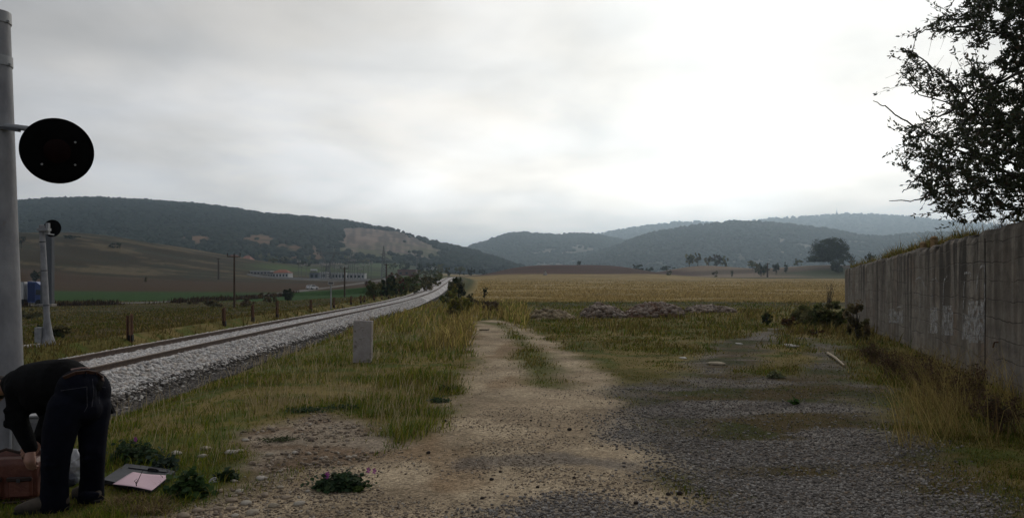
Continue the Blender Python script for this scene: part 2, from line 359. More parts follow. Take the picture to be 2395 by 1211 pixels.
# ballast bed: cross-sections along the track
by = np.concatenate([np.linspace(2, 60, 200), np.linspace(60.5, 270, 160)])
bo = np.linspace(-3.25, 1.75, 58)
BY, BO = np.meshgrid(by, bo, indexing='ij'); BX = track_x(BY)+BO
BZ = gz(BX, BY)+.03*(fbm(BX*4, BY*4, 71)-.5)-.04*smooth(-2.9, -3.2, BO)-.05*smooth(1.5, 1.75, BO)
def bcol(X, Y):
    n = fbm(X*2, Y*2, 73); c = mixc(np.zeros(X.shape+(3,))+np.array([.56, .54, .53]), [.42, .40, .38], smooth(.4, .65, n)); d = X-track_x(Y)
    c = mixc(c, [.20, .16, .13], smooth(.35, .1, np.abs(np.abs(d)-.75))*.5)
    return c, np.ones(X.shape)
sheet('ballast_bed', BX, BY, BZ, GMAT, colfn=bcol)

# ---------------------------------------------------------------- hills
def ico(sub=1):
    import bmesh
    b = bmesh.new(); bmesh.ops.create_icosphere(b, subdivisions=sub, radius=1)
    v = np.array([x.co[:] for x in b.verts]); f = np.array([[x.index for x in q.verts] for q in b.faces]); b.free(); return v, f
ICO1, ICO1F = ico(1); ICO2, ICO2F = ico(2)
def blobs(P, rad, rng, base=(ICO1, ICO1F), squash=.8, jag=.3):
    v, f = base; n = len(P)
    V = np.repeat(v[None], n, 0)*(1+jag*(rng.random((n, len(v), 1))-.5)*2)
    a = rng.random(n)*6.283; ca, sa = np.cos(a), np.sin(a)
    x = V[..., 0]*ca[:, None]-V[..., 1]*sa[:, None]; y = V[..., 0]*sa[:, None]+V[..., 1]*ca[:, None]
    V = np.stack([x, y, V[..., 2]*squash], -1)*np.asarray(rad).reshape(n, 1, -1)+np.asarray(P)[:, None, :]
    return V.reshape(-1, 3), (f[None]+(np.arange(n)*len(v))[:, None, None]).reshape(-1, 3), len(v)
HILLM = material('hillside', (.75, .75, .75), (1.2, 1.2, 1.2), rough=.95, scale=.03, detail=8, vcol=True, spec=.03)
WOODM = material('woodland', (.7, .7, .7), (1.25, 1.25, 1.25), rough=.9, scale=.12, vcol=True, spec=.05)
def hill(name, prof, Yr, Yf, zf, colfn, back=1.5, nc=340, nr=70, rough=6.0, seed=0, px0=None, px1=None):
    px = np.linspace(px0 if px0 is not None else prof[0][0], px1 if px1 is not None else prof[-1][0], nc)
    pp = np.array(prof, float); py = _sm(np.interp(px, pp[:, 0], pp[:, 1]), 2)
    yr = np.interp(px, *np.array(Yr, float).T); yf = np.interp(px, *np.array(Yf, float).T)
    s = np.concatenate([np.linspace(0, 1, nr), 1+np.linspace(.04, 1, 16)])
    t = (px-CX)/F; zr = H+(HY-py)/F*yr
    Sg, T = np.meshgrid(s, t, indexing='ij')
    fr = np.minimum(Sg, 1)
    Y = np.where(Sg <= 1, yf+(yr-yf)*fr, yr+(Sg-1)*(back-1)*yr)
    sh = np.where(Sg <= 1, fr*(1.28-.28*fr), 1-(Sg-1)**1.3)
    X = T*Y
    Z = zf+(zr-zf)*sh+rough*(fbm(X*.006, Y*.006, 80+seed, 5)-.5)*2*np.sin(np.pi*np.clip(fr, 0, 1))**.7*np.where(Sg <= 1, 1, .2)
    PX = CX+F*T; PY = HY-F*(Z-H)/Y
    c, tree = colfn(PX, PY, X, Y, fr)
    o = np_obj(name, np.stack([X, Y, Z], -1).reshape(-1, 3), None, grid_faces(*X.shape), HILLM, c.reshape(-1, 3), smooth_=True)
    tag(o, kind='structure')
    return X, Y, Z, tree, nr
def wood(name, label, H_, n, rad, cols, rng, extra=0):
    X, Y, Z, tree, nr = H_
    u = rng.random(n*3)*(nr-1.001); v = rng.random(n*3)*(X.shape[1]-1.001)
    if extra: u = np.concatenate([u, nr-1+rng.random(extra)*1.2-.8]); v = np.concatenate([v, rng.random(extra)*(X.shape[1]-1.001)])
    u = np.clip(u, 0, nr+1)
    i, j = u.astype(int), v.astype(int); fu, fv = u-i, v-j
    def bl(A): return (A[i, j]*(1-fu)+A[i+1, j]*fu)*(1-fv)+(A[i, j+1]*(1-fu)+A[i+1, j+1]*fu)*fv
    keep = rng.random(len(u)) < bl(tree)
    px_, py_, pz_ = bl(X)[keep], bl(Y)[keep], bl(Z)[keep]
    k = min(len(px_), n+extra); sel = rng.permutation(len(px_))[:k]
    P = np.stack([px_, py_, pz_], -1)[sel]
    r = rad[0]+(rad[1]-rad[0])*rng.random(k)**1.6
    P[:, 2] += r*.35
    V, Fc, nv = blobs(P, r, rng)
    cc = np.array(cols)[(fbm(P[:, 0]*.01, P[:, 1]*.01, 91)*3.2-.8+rng.random(k)*1.3).clip(0, len(cols)-1).astype(int)]*(.75+.5*rng.random((k, 1)))
    o = np_obj(name, V, Fc, None, WOODM, np.repeat(cc, nv, 0), smooth_=False)
    return tag(o, label, 'woodland', kind='stuff')
QUARRY = [(805, 538), (850, 530), (945, 541), (975, 556), (1010, 576), (1050, 596), (1030, 612), (960, 612), (880, 608), (820, 590), (745, 568), (800, 556)]
def colA(PX, PY, X, Y, s):
    n = fbm(X*.012, Y*.012, 101); n2 = fbm(X*.05, Y*.05, 102)
    q = smooth(-5, 4, inpoly(QUARRY, PX, PY)+(fbm(X*.02, Y*.02, 103)-.5)*44)
    c = np.zeros(X.shape+(3,))+np.array([.026, .036, .020])
    rock = mixc(np.zeros(X.shape+(3,))+np.array([.25, .185, .15]), [.12, .092, .074], smooth(.42, .58, fbm(PX*.16, PY*.05, 104, 5)))
    rock = mixc(rock, [.10, .11, .05], smooth(560, 600, PY+25*(n2-.5))*smooth(.35, .55, n2)*.9)
    rock = mixc(rock, [.12, .13, .055], smooth(805, 770, PX-(PY-560)*.8)*.9)
    sc = np.zeros(X.shape)
    for (a, b, wx, wy) in ((455, 562, 30, 10), (605, 562, 42, 11), (690, 582, 14, 10), (735, 585, 10, 12), (745, 610, 8, 18), (690, 606, 6, 8), (545, 574, 12, 6), (660, 575, 10, 5)):
        sc = np.maximum(sc, smooth(1.25, .8, np.hypot((PX-a)/wx, (PY-b)/wy)+(n2-.5)*1.3))
    low = smooth(575, 598, PY+30*(n-.5))
    c = mixc(c, [.048, .06, .03], low*.8)
    c = mixc(c, [.12, .10, .055], low*smooth(.58, .7, n2)*.8)
    c = c*(1-q[..., None])+rock*q[..., None]
    c = mixc(c, [.20, .125, .075], sc*(1-.5*smooth(.45, .65, n2)))
    rd = smooth(1010, 1040, PX)*(1-q); 
    tree = (1-q*(.997-.09*smooth(582, 604, PY)))*(1-sc*.97)*(1-.45*low)
    tree = tree*np.where(fbm(X*.02, Y*.02, 105) > .3, 1, .5)
    return c, tree
HA = hill('wooded_hill', [(-1600, 560), (-600, 500), (-200, 480), (35, 473), (110, 467), (230, 465), (330, 470), (470, 481), (560, 493), (620, 502), (700, 509), (770, 515), (830, 524), (905, 538), (945, 543), (1000, 566), (1050, 576), (1090, 583), (1130, 597), (1165, 606), (1195, 618), (1225, 640)],
          [(-1600, 1500), (400, 1650), (800, 1450), (1000, 1350), (1225, 1300)], [(-1600, 700), (400, 830), (800, 900), (1000, 950), (1225, 1150)], 22, colA, nc=420, nr=90, rough=7, seed=1)
wood('forest', 'dark green forest covering the long hill', HA, 22000, (3.2, 6.2), [(.014, .026, .017), (.019, .031, .017), (.026, .034, .018), (.042, .040, .020)], rng, extra=1600)
def colB(PX, PY, X, Y, s):
    n = fbm(X*.006, Y*.006, 111); n2 = fbm(X*.02, Y*.02, 112)
    pale = smooth(.50, .62, n2)*smooth(548, 580, PY+60*(n-.5))
    c = mixc(np.zeros(X.shape+(3,))+np.array([.045, .055, .030]), [.26, .235, .19], pale*.85)
    return c, 1-.93*pale
HB = hill('middle_hill', [(1040, 640), (1075, 592), (1100, 577), (1150, 561), (1195, 547), (1225, 545), (1260, 550), (1310, 551), (1350, 548), (1385, 549), (1420, 556), (1500, 570), (1600, 600), (1700, 630)],
          [(1040, 2700), (1700, 2700)], [(1040, 1900), (1700, 1900)], 18, colB, nc=200, nr=70, rough=9, seed=2)
wood('scrub_woodland', 'bluish scrub wood on the hill in the gap of the valley', HB, 7000, (4.5, 9), [(.028, .040, .026), (.036, .046, .026), (.05, .05, .03)], rng, extra=500)
def colC(PX, PY, X, Y, s):
    n = fbm(X*.006, Y*.006, 121); n2 = fbm(X*.02, Y*.02, 122)
    pale = smooth(.49, .60, n2)*smooth(1740, 1860, PX+160*(n-.5))*smooth(545, 570, PY+30*(n-.5))
    pale = np.maximum(pale, smooth(.57, .64, n2)*smooth(555, 600, PY)*.6)
    c = mixc(np.zeros(X.shape+(3,))+np.array([.042, .052, .030]), [.30, .265, .22], pale*.85)
    return c, 1-.93*pale
HC = hill('front_hill', [(1325, 640), (1360, 606), (1400, 590), (1440, 577), (1480, 562), (1530, 545), (1590, 535), (1650, 526), (1700, 521), (1745, 519), (1800, 523), (1870, 529), (1930, 536), (1990, 549), (2060, 557), (2130, 548), (2240, 545), (2500, 560), (3400, 590)],
          [(1325, 2050), (3400, 2150)], [(1325, 1500), (3400, 1500)], 16, colC, nc=300, nr=80, rough=8, seed=3)
wood('hillside_woodland', 'hazy dark wood on the nearer hill with pale rock patches', HC, 12000, (4, 7.5), [(.026, .038, .026), (.034, .044, .026), (.045, .048, .03)], rng, extra=900)
def colD(PX, PY, X, Y, s):
    n = fbm(X*.003, Y*.003, 131)
    return mixc(np.zeros(X.shape+(3,))+np.array([.05, .06, .035]), [.09, .085, .055], smooth(.5, .6, n)), np.ones(X.shape)*.8
HD = hill('far_ridge', [(1300, 600), (1380, 553), (1440, 540), (1520, 528), (1590, 520), (1650, 520), (1700, 526), (1745, 519), (1800, 513), (1850, 510), (1900, 507), (1950, 502), (2020, 502), (2080, 505), (2150, 511), (2210, 517), (2300, 524), (2500, 540), (3600, 570)],
          [(1300, 4300), (3600, 4600)], [(1300, 3000), (3600, 3200)], 25, colD, nc=300, nr=50, rough=14, seed=4)
wood('ridge_woodland', 'pale hazy wood along the farthest ridge', HD, 5000, (7, 13), [(.03, .04, .03), (.04, .046, .03)], rng, extra=1300)
print('hills', time.time()-T0)
# ---------------------------------------------------------------- grass, stalks, stones (nobody could count these)
def blades(name, label, X, Y, h, wd, cols, lean=.35, Z=None, parent=None, cat='grass', wind=(.25, -.1)):
    n = len(X); Z = gz(X, Y)-.01 if Z is None else Z
    a = rng.random(n)*6.283; ca, sa = np.cos(a), np.sin(a)
    l = lean*h*(.3+rng.random(n)*1.1); b = rng.random(n)*6.283
    lx, ly = np.cos(b)*l+wind[0]*h*.5, np.sin(b)*l+wind[1]*h*.5
    hw = wd*.5
    V = np.empty((n, 5, 3))
    V[:, 0] = np.stack([X-ca*hw, Y-sa*hw, Z], -1); V[:, 1] = np.stack([X+ca*hw, Y+sa*hw, Z], -1)
    V[:, 2] = np.stack([X+ca*hw*.7+lx*.4, Y+sa*hw*.7+ly*.4, Z+h*.58], -1); V[:, 3] = np.stack([X-ca*hw*.7+lx*.4, Y-sa*hw*.7+ly*.4, Z+h*.58], -1)
    V[:, 4] = np.stack([X+lx, Y+ly, Z+h*(.97-.25*rng.random(n))], -1)
    k = np.arange(n)[:, None]*5
    o = np_obj(name, V.reshape(-1, 3), k+np.array([[3, 2, 4]]), k+np.array([[0, 1, 2, 3]]), BLADE(), np.repeat(cols, 5, 0), parent)
    return tag(o, label, cat, kind='stuff') if parent is None else o
GREENP = np.array([[.135, .165, .026], [.085, .135, .026], [.19, .19, .036], [.06, .105, .024], [.22, .215, .05]])
DRYP = np.array([[.36, .27, .135], [.28, .205, .105], [.21, .145, .08], [.44, .34, .19], [.15, .105, .065]])
OLIVEP = np.array([[.19, .155, .06], [.14, .12, .048], [.23, .18, .08], [.11, .09, .045]])
def tint(n, dry, olive=.3):
    """per-blade natural colour: dry = 0..1 chance of straw"""
    r = rng.random(n); g = GREENP[rng.integers(0, 5, n)]; d = DRYP[rng.integers(0, 5, n)]; o = OLIVEP[rng.integers(0, 4, n)]
    c = np.where((r < dry)[:, None], d, g); c = np.where((rng.random(n) < olive)[:, None], o, c)*np.array([1.0, 1.02, .68])
    return c*(.75+.5*rng.random((n, 1)))
def cand(n, x0, x1, y0, y1, p=1.0):
    """points over a fan of ground, thinning with distance"""
    u = rng.random(n)
    if p == 1.0: Y = y0*(y1/y0)**u
    else: Y = (y0**(1-p)+(y1**(1-p)-y0**(1-p))*u)**(1/(1-p))
    return Y, x0+(x1-x0)*rng.random(n)
def fan(n, t0, t1, y0, y1, p=1.3):
    Y, t = cand(n, t0, t1, y0, y1, p); return t*Y, Y
def clump(X, Y, f, s, a, b): return smooth(a, b, fbm(X*f, Y*f, s, 3))
BAG_XY = px2(330, 1125, F*1.57/465)[:2]
CASE = flat([(225, 1128), (285, 1085), (425, 1105), (350, 1162)], .03)
def keepout(X, Y):
    """where objects lie on the ground"""
    k = inpoly(CASE, X, Y) < .06
    k &= np.hypot(X+3.17, Y-15.8) > .16
    return k
# verge between the dirt track and the ballast
X, Y = fan(230000, -.80, .02, 4.6, 60, 1.55)
d = X-track_x(Y); p, med, rub, g, r1, r2, moss = masks(X, Y)
ok = (rng.random(len(X)) > 1.06*np.maximum(p, rub*.84)-.015) & (d > 2.6+fbm(X*.8, Y*.8, 140)*1.5) & keepout(X, Y)
ok &= rng.random(len(X)) < .16+.75*clump(X, Y, 1.3, 141, .34, .6)*(.4+.6*clump(X, Y, 5.0, 145, .3, .55))
X, Y, d, p, rub = X[ok], Y[ok], d[ok], p[ok], rub[ok]
tall = smooth(-.75, -.25, (X+1.2)/np.maximum(1, Y*.10))*smooth(15, 19, Y)*smooth(55, 40, Y)*(1-p)
tall = np.maximum(tall, smooth(20, 27, Y)*smooth(3.0, 4.6, d)*.65)
pxs = CX+F*X/Y
dryn = clump(X, Y, .45, 143, .42, .62)
dry = np.clip(.02+.34*dryn*(.4+.6*smooth(9, 15, Y))+.8*tall, 0, .94)
h = (.03+.090*rng.random(len(X))**1.6)*(.45+1.0*clump(X, Y, .9, 142, .3, .7))*(1-.6*np.maximum(p, rub))*(.5+.5*smooth(2.4, 4.0, d))
thick = 1+1.3*smooth(.52, .75, fbm(X*.5, Y*.5, 144))
h = h*thick; h = h+tall*(.25+.40*rng.random(len(X)))*(rng.random(len(X)) < .55)
blades('verge_grass', 'mixed green and dry grass between the dirt track and the railway', X, Y, h, np.maximum(.006, .0011*Y)*(.7+.6*rng.random(len(X))), tint(len(X), dry, .25)*(1+.35*tall[:, None]), .55)
# long pale stalks standing out of the verge
X, Y = fan(9000, -.62, -.02, 6.5, 34, 1.5); d = X-track_x(Y); p, med, rub, g, r1, r2, moss = masks(X, Y)
ok = (p < .2) & (rub < .3) & (d > 3.0) & (rng.random(len(X)) < .15+.85*clump(X, Y, .7, 146, .5, .68)) & keepout(X, Y); X, Y = X[ok], Y[ok]; n = len(X)
blades('pale_stalks', 'single pale dry stalks standing out of the verge grass', X, Y, .16+.30*rng.random(n), np.maximum(.004, .00055*Y), np.array([[.50, .40, .24], [.40, .31, .17], [.55, .46, .30]])[rng.integers(0, 3, n)]*(.7+.4*rng.random((n, 1))), .45)
# rough grass to the right of the track, up to the field
X, Y = fan(330000, -.02, .78, 4.4, 66, 1.45)
p, med, rub, g, r1, r2, moss = masks(X, Y); wd_ = wall_d(X, Y)
bare = np.maximum.reduce([p*(1-.9*med), g*(1-.50*moss), r1, r2*.9])
ok = (rng.random(len(X)) > bare*1.02) & (wd_ > .05) & (rng.random(len(X)) < .16+.75*clump(X, Y, 1.1, 151, .34, .6)*(.4+.6*clump(X, Y, 4.5, 156, .3, .55)))
X, Y, wd_, bare, g, p, med = [q[ok] for q in (X, Y, wd_, bare, g, p, med)]
n = len(X)
near_wall = smooth(2.4, .9, wd_+.8*(fbm(X*.6, Y*.6, 152)-.5))*smooth(7.2, 8.4, Y)
tp = clump(X, Y, .30, 153, .5, .66)*smooth(15, 20, Y)*smooth(48, 36, Y)*(1-p)*smooth(1.5, 4, X)
tp = np.maximum(tp, smooth(21, 25, Y)*smooth(36, 30, Y)*smooth(1, 3, X)*.35)
dry = np.clip(.10+.45*clump(X, Y, .4, 154, .4, .62)+.55*tp+.35*near_wall, 0, .9)
h = (.02+.07*rng.random(n)**1.5)*(.5+clump(X, Y, .9, 155, .3, .7))*(.75+.95*smooth(14, 22, Y))*(1-.6*np.maximum(g, p*(1-med)))
h = h+tp*(.08+.30*rng.random(n))*(rng.random(n) < .4)*(1-.7*smooth(27, 30, Y)*smooth(7.2, 6.2, X))+near_wall*(.05+.30*rng.random(n)**2)*(rng.random(n) < .4)*(.3+.7*clump(X, Y, 1.3, 157, .4, .62))
blades('rough_grass', 'rough grass and dry stalks between the dirt track and the wall', X, Y, h, np.maximum(.006, .0011*Y)*(.7+.6*rng.random(n)), tint(n, dry, .4)*.85, .5)
# the same rough grass carried on beside the standpoint
X = 3.2+4.6*rng.random(26000); Y = 1.0+6.5*rng.random(26000); wq = wall_d(X, Y); p, med, rub, g, r1, r2, moss = masks(X, Y)
ok = (wq > .05) & (X/np.maximum(Y, .1) > .70) & (rng.random(26000) > g*(1-.5*moss)) & (rng.random(26000) < .3+.7*clump(X, Y, 1.1, 151, .34, .6)); X, Y, wq = X[ok], Y[ok], wq[ok]; n = len(X)
blades('wall_foot_grass', 'short rough grass at the near foot of the wall', X, Y, .04+.10*rng.random(n)+.18*rng.random(n)**2*smooth(2, .6, wq), .006+.004*rng.random(n), tint(n, .35, .4)*.85, .5)
# tall dry stalks leaning along the foot of the wall
Y = np.concatenate([7.1+2.6*rng.random(1500), 9+4.5*rng.random(1100)]); tq = np.concatenate([(2080+330*rng.random(1500)**.75-CX)/F, np.zeros(1100)]); X = np.where(tq > 0, tq*Y, WX0+WK*(Y-WY0)-1.2*rng.random(2600)-.2)
ok = rng.random(len(X)) < smooth(.44, .62, fbm(X*1.5, Y*1.5, 161)); X, Y = X[ok], Y[ok]; n = len(X)
blades('dry_stalks', 'tall straw coloured stalks leaning in front of the concrete wall', X, Y, .25+.70*rng.random(n)**1.3, .0035+.004*rng.random(n), np.array([[.38, .30, .105], [.31, .245, .085], [.45, .35, .14], [.24, .16, .065]])[rng.integers(0, 4, n)]*(.7+.5*rng.random((n, 1))), .6, wind=(-.45, -.1))
# low moss and blades creeping into the gravel and the track
X, Y = fan(90000, -.45, .78, 4.4, 16, 1.6)
p, med, rub, g, r1, r2, moss = masks(X, Y)
ok = (rng.random(len(X)) < np.maximum(moss*g*.9, .045*clump(X, Y, 2.2, 171, .55, .7))) & keepout(X, Y); X, Y = X[ok], Y[ok]; n = len(X)
blades('creeping_grass', 'short olive grass creeping over the grey gravel', X, Y, .012+.035*rng.random(n)**2, np.maximum(.006, .001*Y), tint(n, .35, .55)*.7, 1.0)
# rank meadow beyond the rails
X, Y = fan(210000, -.86, -.05, 15, 150, 1.15)
d = X-track_x(Y); ok = (d < -3.4) & (road_d(X, Y) > 3.4) & ~((np.abs(X+16.6) < 2.3) & (Y > 22.5) & (Y < 28.8)) & (rng.random(len(X)) < .12+.7*clump(X, Y, .5, 181, .34, .6))
X, Y, d = X[ok], Y[ok], d[ok]; n = len(X)
tp = smooth(-12, -5, d); gr = clump(X, Y, .06, 182, .45, .6)*smooth(-8, -14, d)
dry = np.clip(.55+.35*tp-.6*gr, .1, .92)
h = (.05+.20*rng.random(n)**1.4)*(1+.9*tp*smooth(20, 30, Y)*clump(X, Y, .35, 183, .45, .6))*(1-.35*gr)
blades('meadow_grass', 'dry meadow grass on the low ground beyond the rails', X, Y, h, np.maximum(.012, .0010*Y)*(.7+.6*rng.random(n)), tint(n, dry, .45)*.68, .5)
# stubble of the pale field
X, Y = fan(110000, -.08, .50, 59, 240, 1.9)
ok = (Y+.05*X > 61) & (X-track_x(Y) > 7) & (rng.random(len(X)) < .06+.7*clump(X, Y*2.6, .10, 191, .36, .58)*smooth(240, 120, Y)); X, Y = X[ok], Y[ok]; n = len(X)
blades('field_stubble', 'straw coloured stubble of the wide field', X, Y, .08+.20*rng.random(n), np.maximum(.03, .0010*Y), np.array([[.44, .325, .13], [.36, .265, .10], [.52, .40, .18], [.27, .195, .085]])[rng.integers(0, 4, n)]*(.7+.5*rng.random((n, 1))), .4)
# dead dock stalks along the road
sX, sY = [], []
for k in range(9000):
    t = rng.random()*4.0; i = int(t); f = t-i
    x = RDX[1+i]*(1-f)+RDX[2+i]*f; y = RDY[1+i]*(1-f)+RDY[2+i]*f
    sX.append(x+3.0+3.5*rng.random()**1.5+.3*i); sY.append(y-3.2-2.6*rng.random())
X, Y = np.array(sX), np.array(sY); ok = rng.random(len(X)) < smooth(.40, .58, fbm(X*.16, Y*.16, 195)); X, Y = X[ok], Y[ok]; n = len(X)
blades('roadside_weeds', 'dark brown dead weed stalks along the country road', X, Y, .3+1.1*rng.random(n)**2, .10+.10*rng.random(n), np.array([[.05, .03, .02], [.075, .045, .028], [.09, .06, .03], [.035, .028, .02]])[rng.integers(0, 4, n)], .25)

# ---- loose stone
STONEM = material('stone', (.8, .8, .8), (1.15, 1.15, 1.15), rough=.85, scale=18, vcol=True, bump=.25, bscale=60)
def stones(name, label, X, Y, r, cols, base=(ICO1, ICO1F), sink=.25, cat='gravel', squash=.7):
    P = np.stack([X, Y, gz(X, Y)+r*(squash-sink)], -1)
    V, Fc, nv = blobs(P, np.stack([r*(.8+.5*rng.random(len(r))), r*(.8+.4*rng.random(len(r))), r], -1), rng, base, squash, .22)
    return tag(np_obj(name, V, Fc, None, STONEM, np.repeat(cols, nv, 0)), label, cat, kind='stuff')
# ballast
Y = 10+(rng.random(70000)**1.8)*75; o = -3.0+rng.random(70000)*4.65; X = track_x(Y)+o
ok = (np.abs(np.abs(o)-.75) > .10) & (rng.random(len(X)) < np.where(o > 1.6, .6, 1)); X, Y, o = X[ok], Y[ok], o[ok]; n = len(X)
r = (.022+.028*rng.random(n))*(1+.010*np.maximum(Y-12, 0))
c = np.array([[.60, .58, .56], [.50, .475, .46], [.68, .66, .64], [.38, .36, .35], [.55, .49, .44]])[rng.integers(0, 5, n)]*(.8+.35*rng.random((n, 1)))
stones('ballast_stones', 'pale crushed ballast stones under the rails', X, Y, r, c, sink=.35, cat='ballast')
# old dark gravel at the foot of the ballast, with white strays
Y = 9.5+(rng.random(32000)**1.8)*50; o = 1.5+1.9*rng.random(32000); X = track_x(Y)+o; n = len(X)
c = np.array([[.06, .053, .047], [.09, .078, .068], [.04, .036, .034], [.14, .125, .11]])[rng.integers(0, 4, n)]*(.7+.6*rng.random((n, 1)))
wh = rng.random(n) < .22*np.exp(-(o-1.5)/.30); c[wh] = np.array([.42, .40, .37])*(.8+.3*rng.random((wh.sum(), 1)))
stones('dark_gravel', 'dark old gravel along the foot of the ballast', X, Y, .02+.03*rng.random(n)*(1+.01*Y), c, sink=.3)
# grey gravel apron and grit of the track
X, Y = fan(210000, -.62, .80, 4.2, 22, 1.9); p, med, rub, g, r1, r2, moss = masks(X, Y)
gg = np.maximum(g, np.maximum(r1, r2*.7)); ok = rng.random(len(X)) < gg*(1-.8*moss); X1, Y1 = X[ok], Y[ok]; n = len(X1)
c = np.array([[.175, .155, .138], [.25, .23, .21], [.11, .097, .086], [.34, .315, .285], [.22, .17, .125]])[rng.choice(5, n, p=[.36, .26, .22, .09, .07])]*(.75+.5*rng.random((n, 1)))
stones('grey_gravel', 'dark grey gravel spread across the yard by the wall', X1, Y1, .004+.0115*rng.random(n)**2.2, c, sink=.3)
ok = (rng.random(len(X)) < np.maximum(p*(1-med)*.45*smooth(.4, .65, fbm(X*1.2, Y*1.2, 201)), rub*.42*smooth(.35, .6, fbm(X*1.6, Y*1.6, 202)))*(1-gg)); X1, Y1, rb = X[ok], Y[ok], rub[ok]; n = len(X1)
c = np.array([[.30, .24, .18], [.22, .17, .12], [.38, .33, .27], [.13, .10, .075]])[rng.choice(4, n, p=[.4, .32, .13, .15])]*(.75+.5*rng.random((n, 1)))
stones('track_grit', 'fawn grit and pebbles on the dirt track', X1, Y1, .003+.009*rng.random(n)**2.6+rb*.022*rng.random(n)**5, c, sink=.35)
print('veg', time.time()-T0)
# ---------------------------------------------------------------- shape collector: boxes, tubes, lathes, prisms -> one mesh
class MB:
    def __init__(self): self.v = []; self.f = []
    def add(self, V, Fs):
        k = len(self.v); self.v += [tuple(map(float, p)) for p in V]; self.f += [tuple(i+k for i in q) for q in Fs]; return self
    def box(self, c, s, M=None, taper=1.0, bev=0.0):
        x, y, z = [q/2 for q in s]
        if bev <= 0:
            V = [(sx*x*(taper if sz > 0 else 1), sy*y*(taper if sz > 0 else 1), sz*z) for sz in (-1, 1) for sy in (-1, 1) for sx in (-1, 1)]
            Fs = [(0, 2, 3, 1), (4, 5, 7, 6), (0, 1, 5, 4), (2, 6, 7, 3), (0, 4, 6, 2), (1, 3, 7, 5)]
        else:
            rings = []
            for zz, ins in ((-z, bev), (-z+bev, 0), (z-bev, 0), (z, bev)):
                a, b = x-ins, y-ins; q = bev if ins == 0 else bev*.6
                rings.append([(a-q, -b, zz), (a, -b+q, zz), (a, b-q, zz), (a-q, b, zz), (-a+q, b, zz), (-a, b-q, zz), (-a, -b+q, zz), (-a+q, -b, zz)])
            V = [p for r_ in rings for p in r_]; Fs = [tuple(range(7, -1, -1)), tuple(range(24, 32))]
            for j in range(3):
                for i in range(8): Fs.append((j*8+i, j*8+(i+1) % 8, j*8+8+(i+1) % 8, j*8+8+i))
        M = M or Matrix.Identity(3)
        return self.add([tuple(M @ Vector(p)+Vector(c)) for p in V], Fs)
    def bar(self, p, q, w, h=None, up=(0, 0, 1)):
        """square bar from p to q"""
        p, q = Vector(p), Vector(q); h = h or w; d = (q-p).normalized(); u = Vector(up)
        if abs(d.dot(u)) > .98: u = Vector((1, 0, 0))
        s = d.cross(u).normalized(); u = s.cross(d)
        V = [e+s*a*w/2+u*b*h/2 for e in (p, q) for a, b in ((-1, -1), (1, -1), (1, 1), (-1, 1))]
        return self.add(V, [(3, 2, 1, 0), (4, 5, 6, 7)]+[(i, (i+1) % 4, 4+(i+1) % 4, 4+i) for i in range(4)])
    def tube(self, pts, rad, n=8, caps=True):
        pts = [Vector(p) for p in pts]; rad = [rad]*len(pts) if np.isscalar(rad) else rad
        V, Fs = [], []; prev = None
        for i, p in enumerate(pts):
            d = (pts[min(i+1, len(pts)-1)]-pts[max(i-1, 0)]).normalized()
            if prev is None:
                s = d.cross(Vector((0, 0, 1)) if abs(d.z) < .95 else Vector((1, 0, 0))).normalized()
            else: s = (prev-d*prev.dot(d)).normalized()
            prev = s; t = d.cross(s)
            V += [p+(s*math.cos(2*math.pi*k/n)+t*math.sin(2*math.pi*k/n))*rad[i] for k in range(n)]
        for i in range(len(pts)-1):
            for k in range(n): Fs.append((i*n+k, i*n+(k+1) % n, (i+1)*n+(k+1) % n, (i+1)*n+k))
        if caps: Fs += [tuple(range(n-1, -1, -1)), tuple((len(pts)-1)*n+k for k in range(n))]
        return self.add(V, Fs)
    def lathe(self, c, prof, n=20, axis=None):
        """prof: (radius, height) pairs round an axis"""
        M = Vector((0, 0, 1)).rotation_difference(Vector(axis).normalized()).to_matrix() if axis is not None else Matrix.Identity(3)
        V, Fs = [], []
        for r_, z in prof: V += [M @ Vector((r_*math.cos(2*math.pi*k/n), r_*math.sin(2*math.pi*k/n), z))+Vector(c) for k in range(n)]
        for i in range(len(prof)-1):
            for k in range(n): Fs.append((i*n+k, i*n+(k+1) % n, (i+1)*n+(k+1) % n, (i+1)*n+k))
        Fs += [tuple(range(n-1, -1, -1)), tuple((len(prof)-1)*n+k for k in range(n))]
        return self.add(V, Fs)
    def prism(self, poly, off):
        """closed polygon of 3-D points pushed along off"""
        n = len(poly); P = [Vector(p) for p in poly]; o = Vector(off)
        return self.add(P+[p+o for p in P], [tuple(range(n-1, -1, -1)), tuple(range(n, 2*n))]+[(i, (i+1) % n, n+(i+1) % n, n+i) for i in range(n)])
    def ball(self, c, r, n=12, M=None, jag=0):
        V, Fs = [], []; m = n//2
        for i in range(m+1):
            a = math.pi*i/m
            for k in range(n):
                b = 2*math.pi*k/n; p = Vector((math.sin(a)*math.cos(b)*r[0], math.sin(a)*math.sin(b)*r[1], math.cos(a)*r[2]))
                V.append((M @ p if M else p)+Vector(c))
        for i in range(m):
            for k in range(n): Fs.append((i*n+k, (i+1)*n+k, (i+1)*n+(k+1) % n, i*n+(k+1) % n))
        return self.add(V, Fs)
    def build(self, name, mat, parent=None, smooth_=False, origin=None):
        """vertices are given in world metres; origin moves the object's own origin there"""
        me = bpy.data.meshes.new(name); o0 = Vector(origin if origin is not None else (parent.location if parent is not None else (0, 0, 0)))
        off = o0 if True else None
        me.from_pydata([tuple(Vector(p)-off) for p in self.v], [], self.f); me.validate(); me.update()
        if smooth_: me.polygons.foreach_set('use_smooth', [True]*len(me.polygons)); me.set_sharp_from_angle(angle=R(40))
        me.materials.append(mat); o = bpy.data.objects.new(name, me); link(o, parent)
        if parent is None: o.location = off
        return o
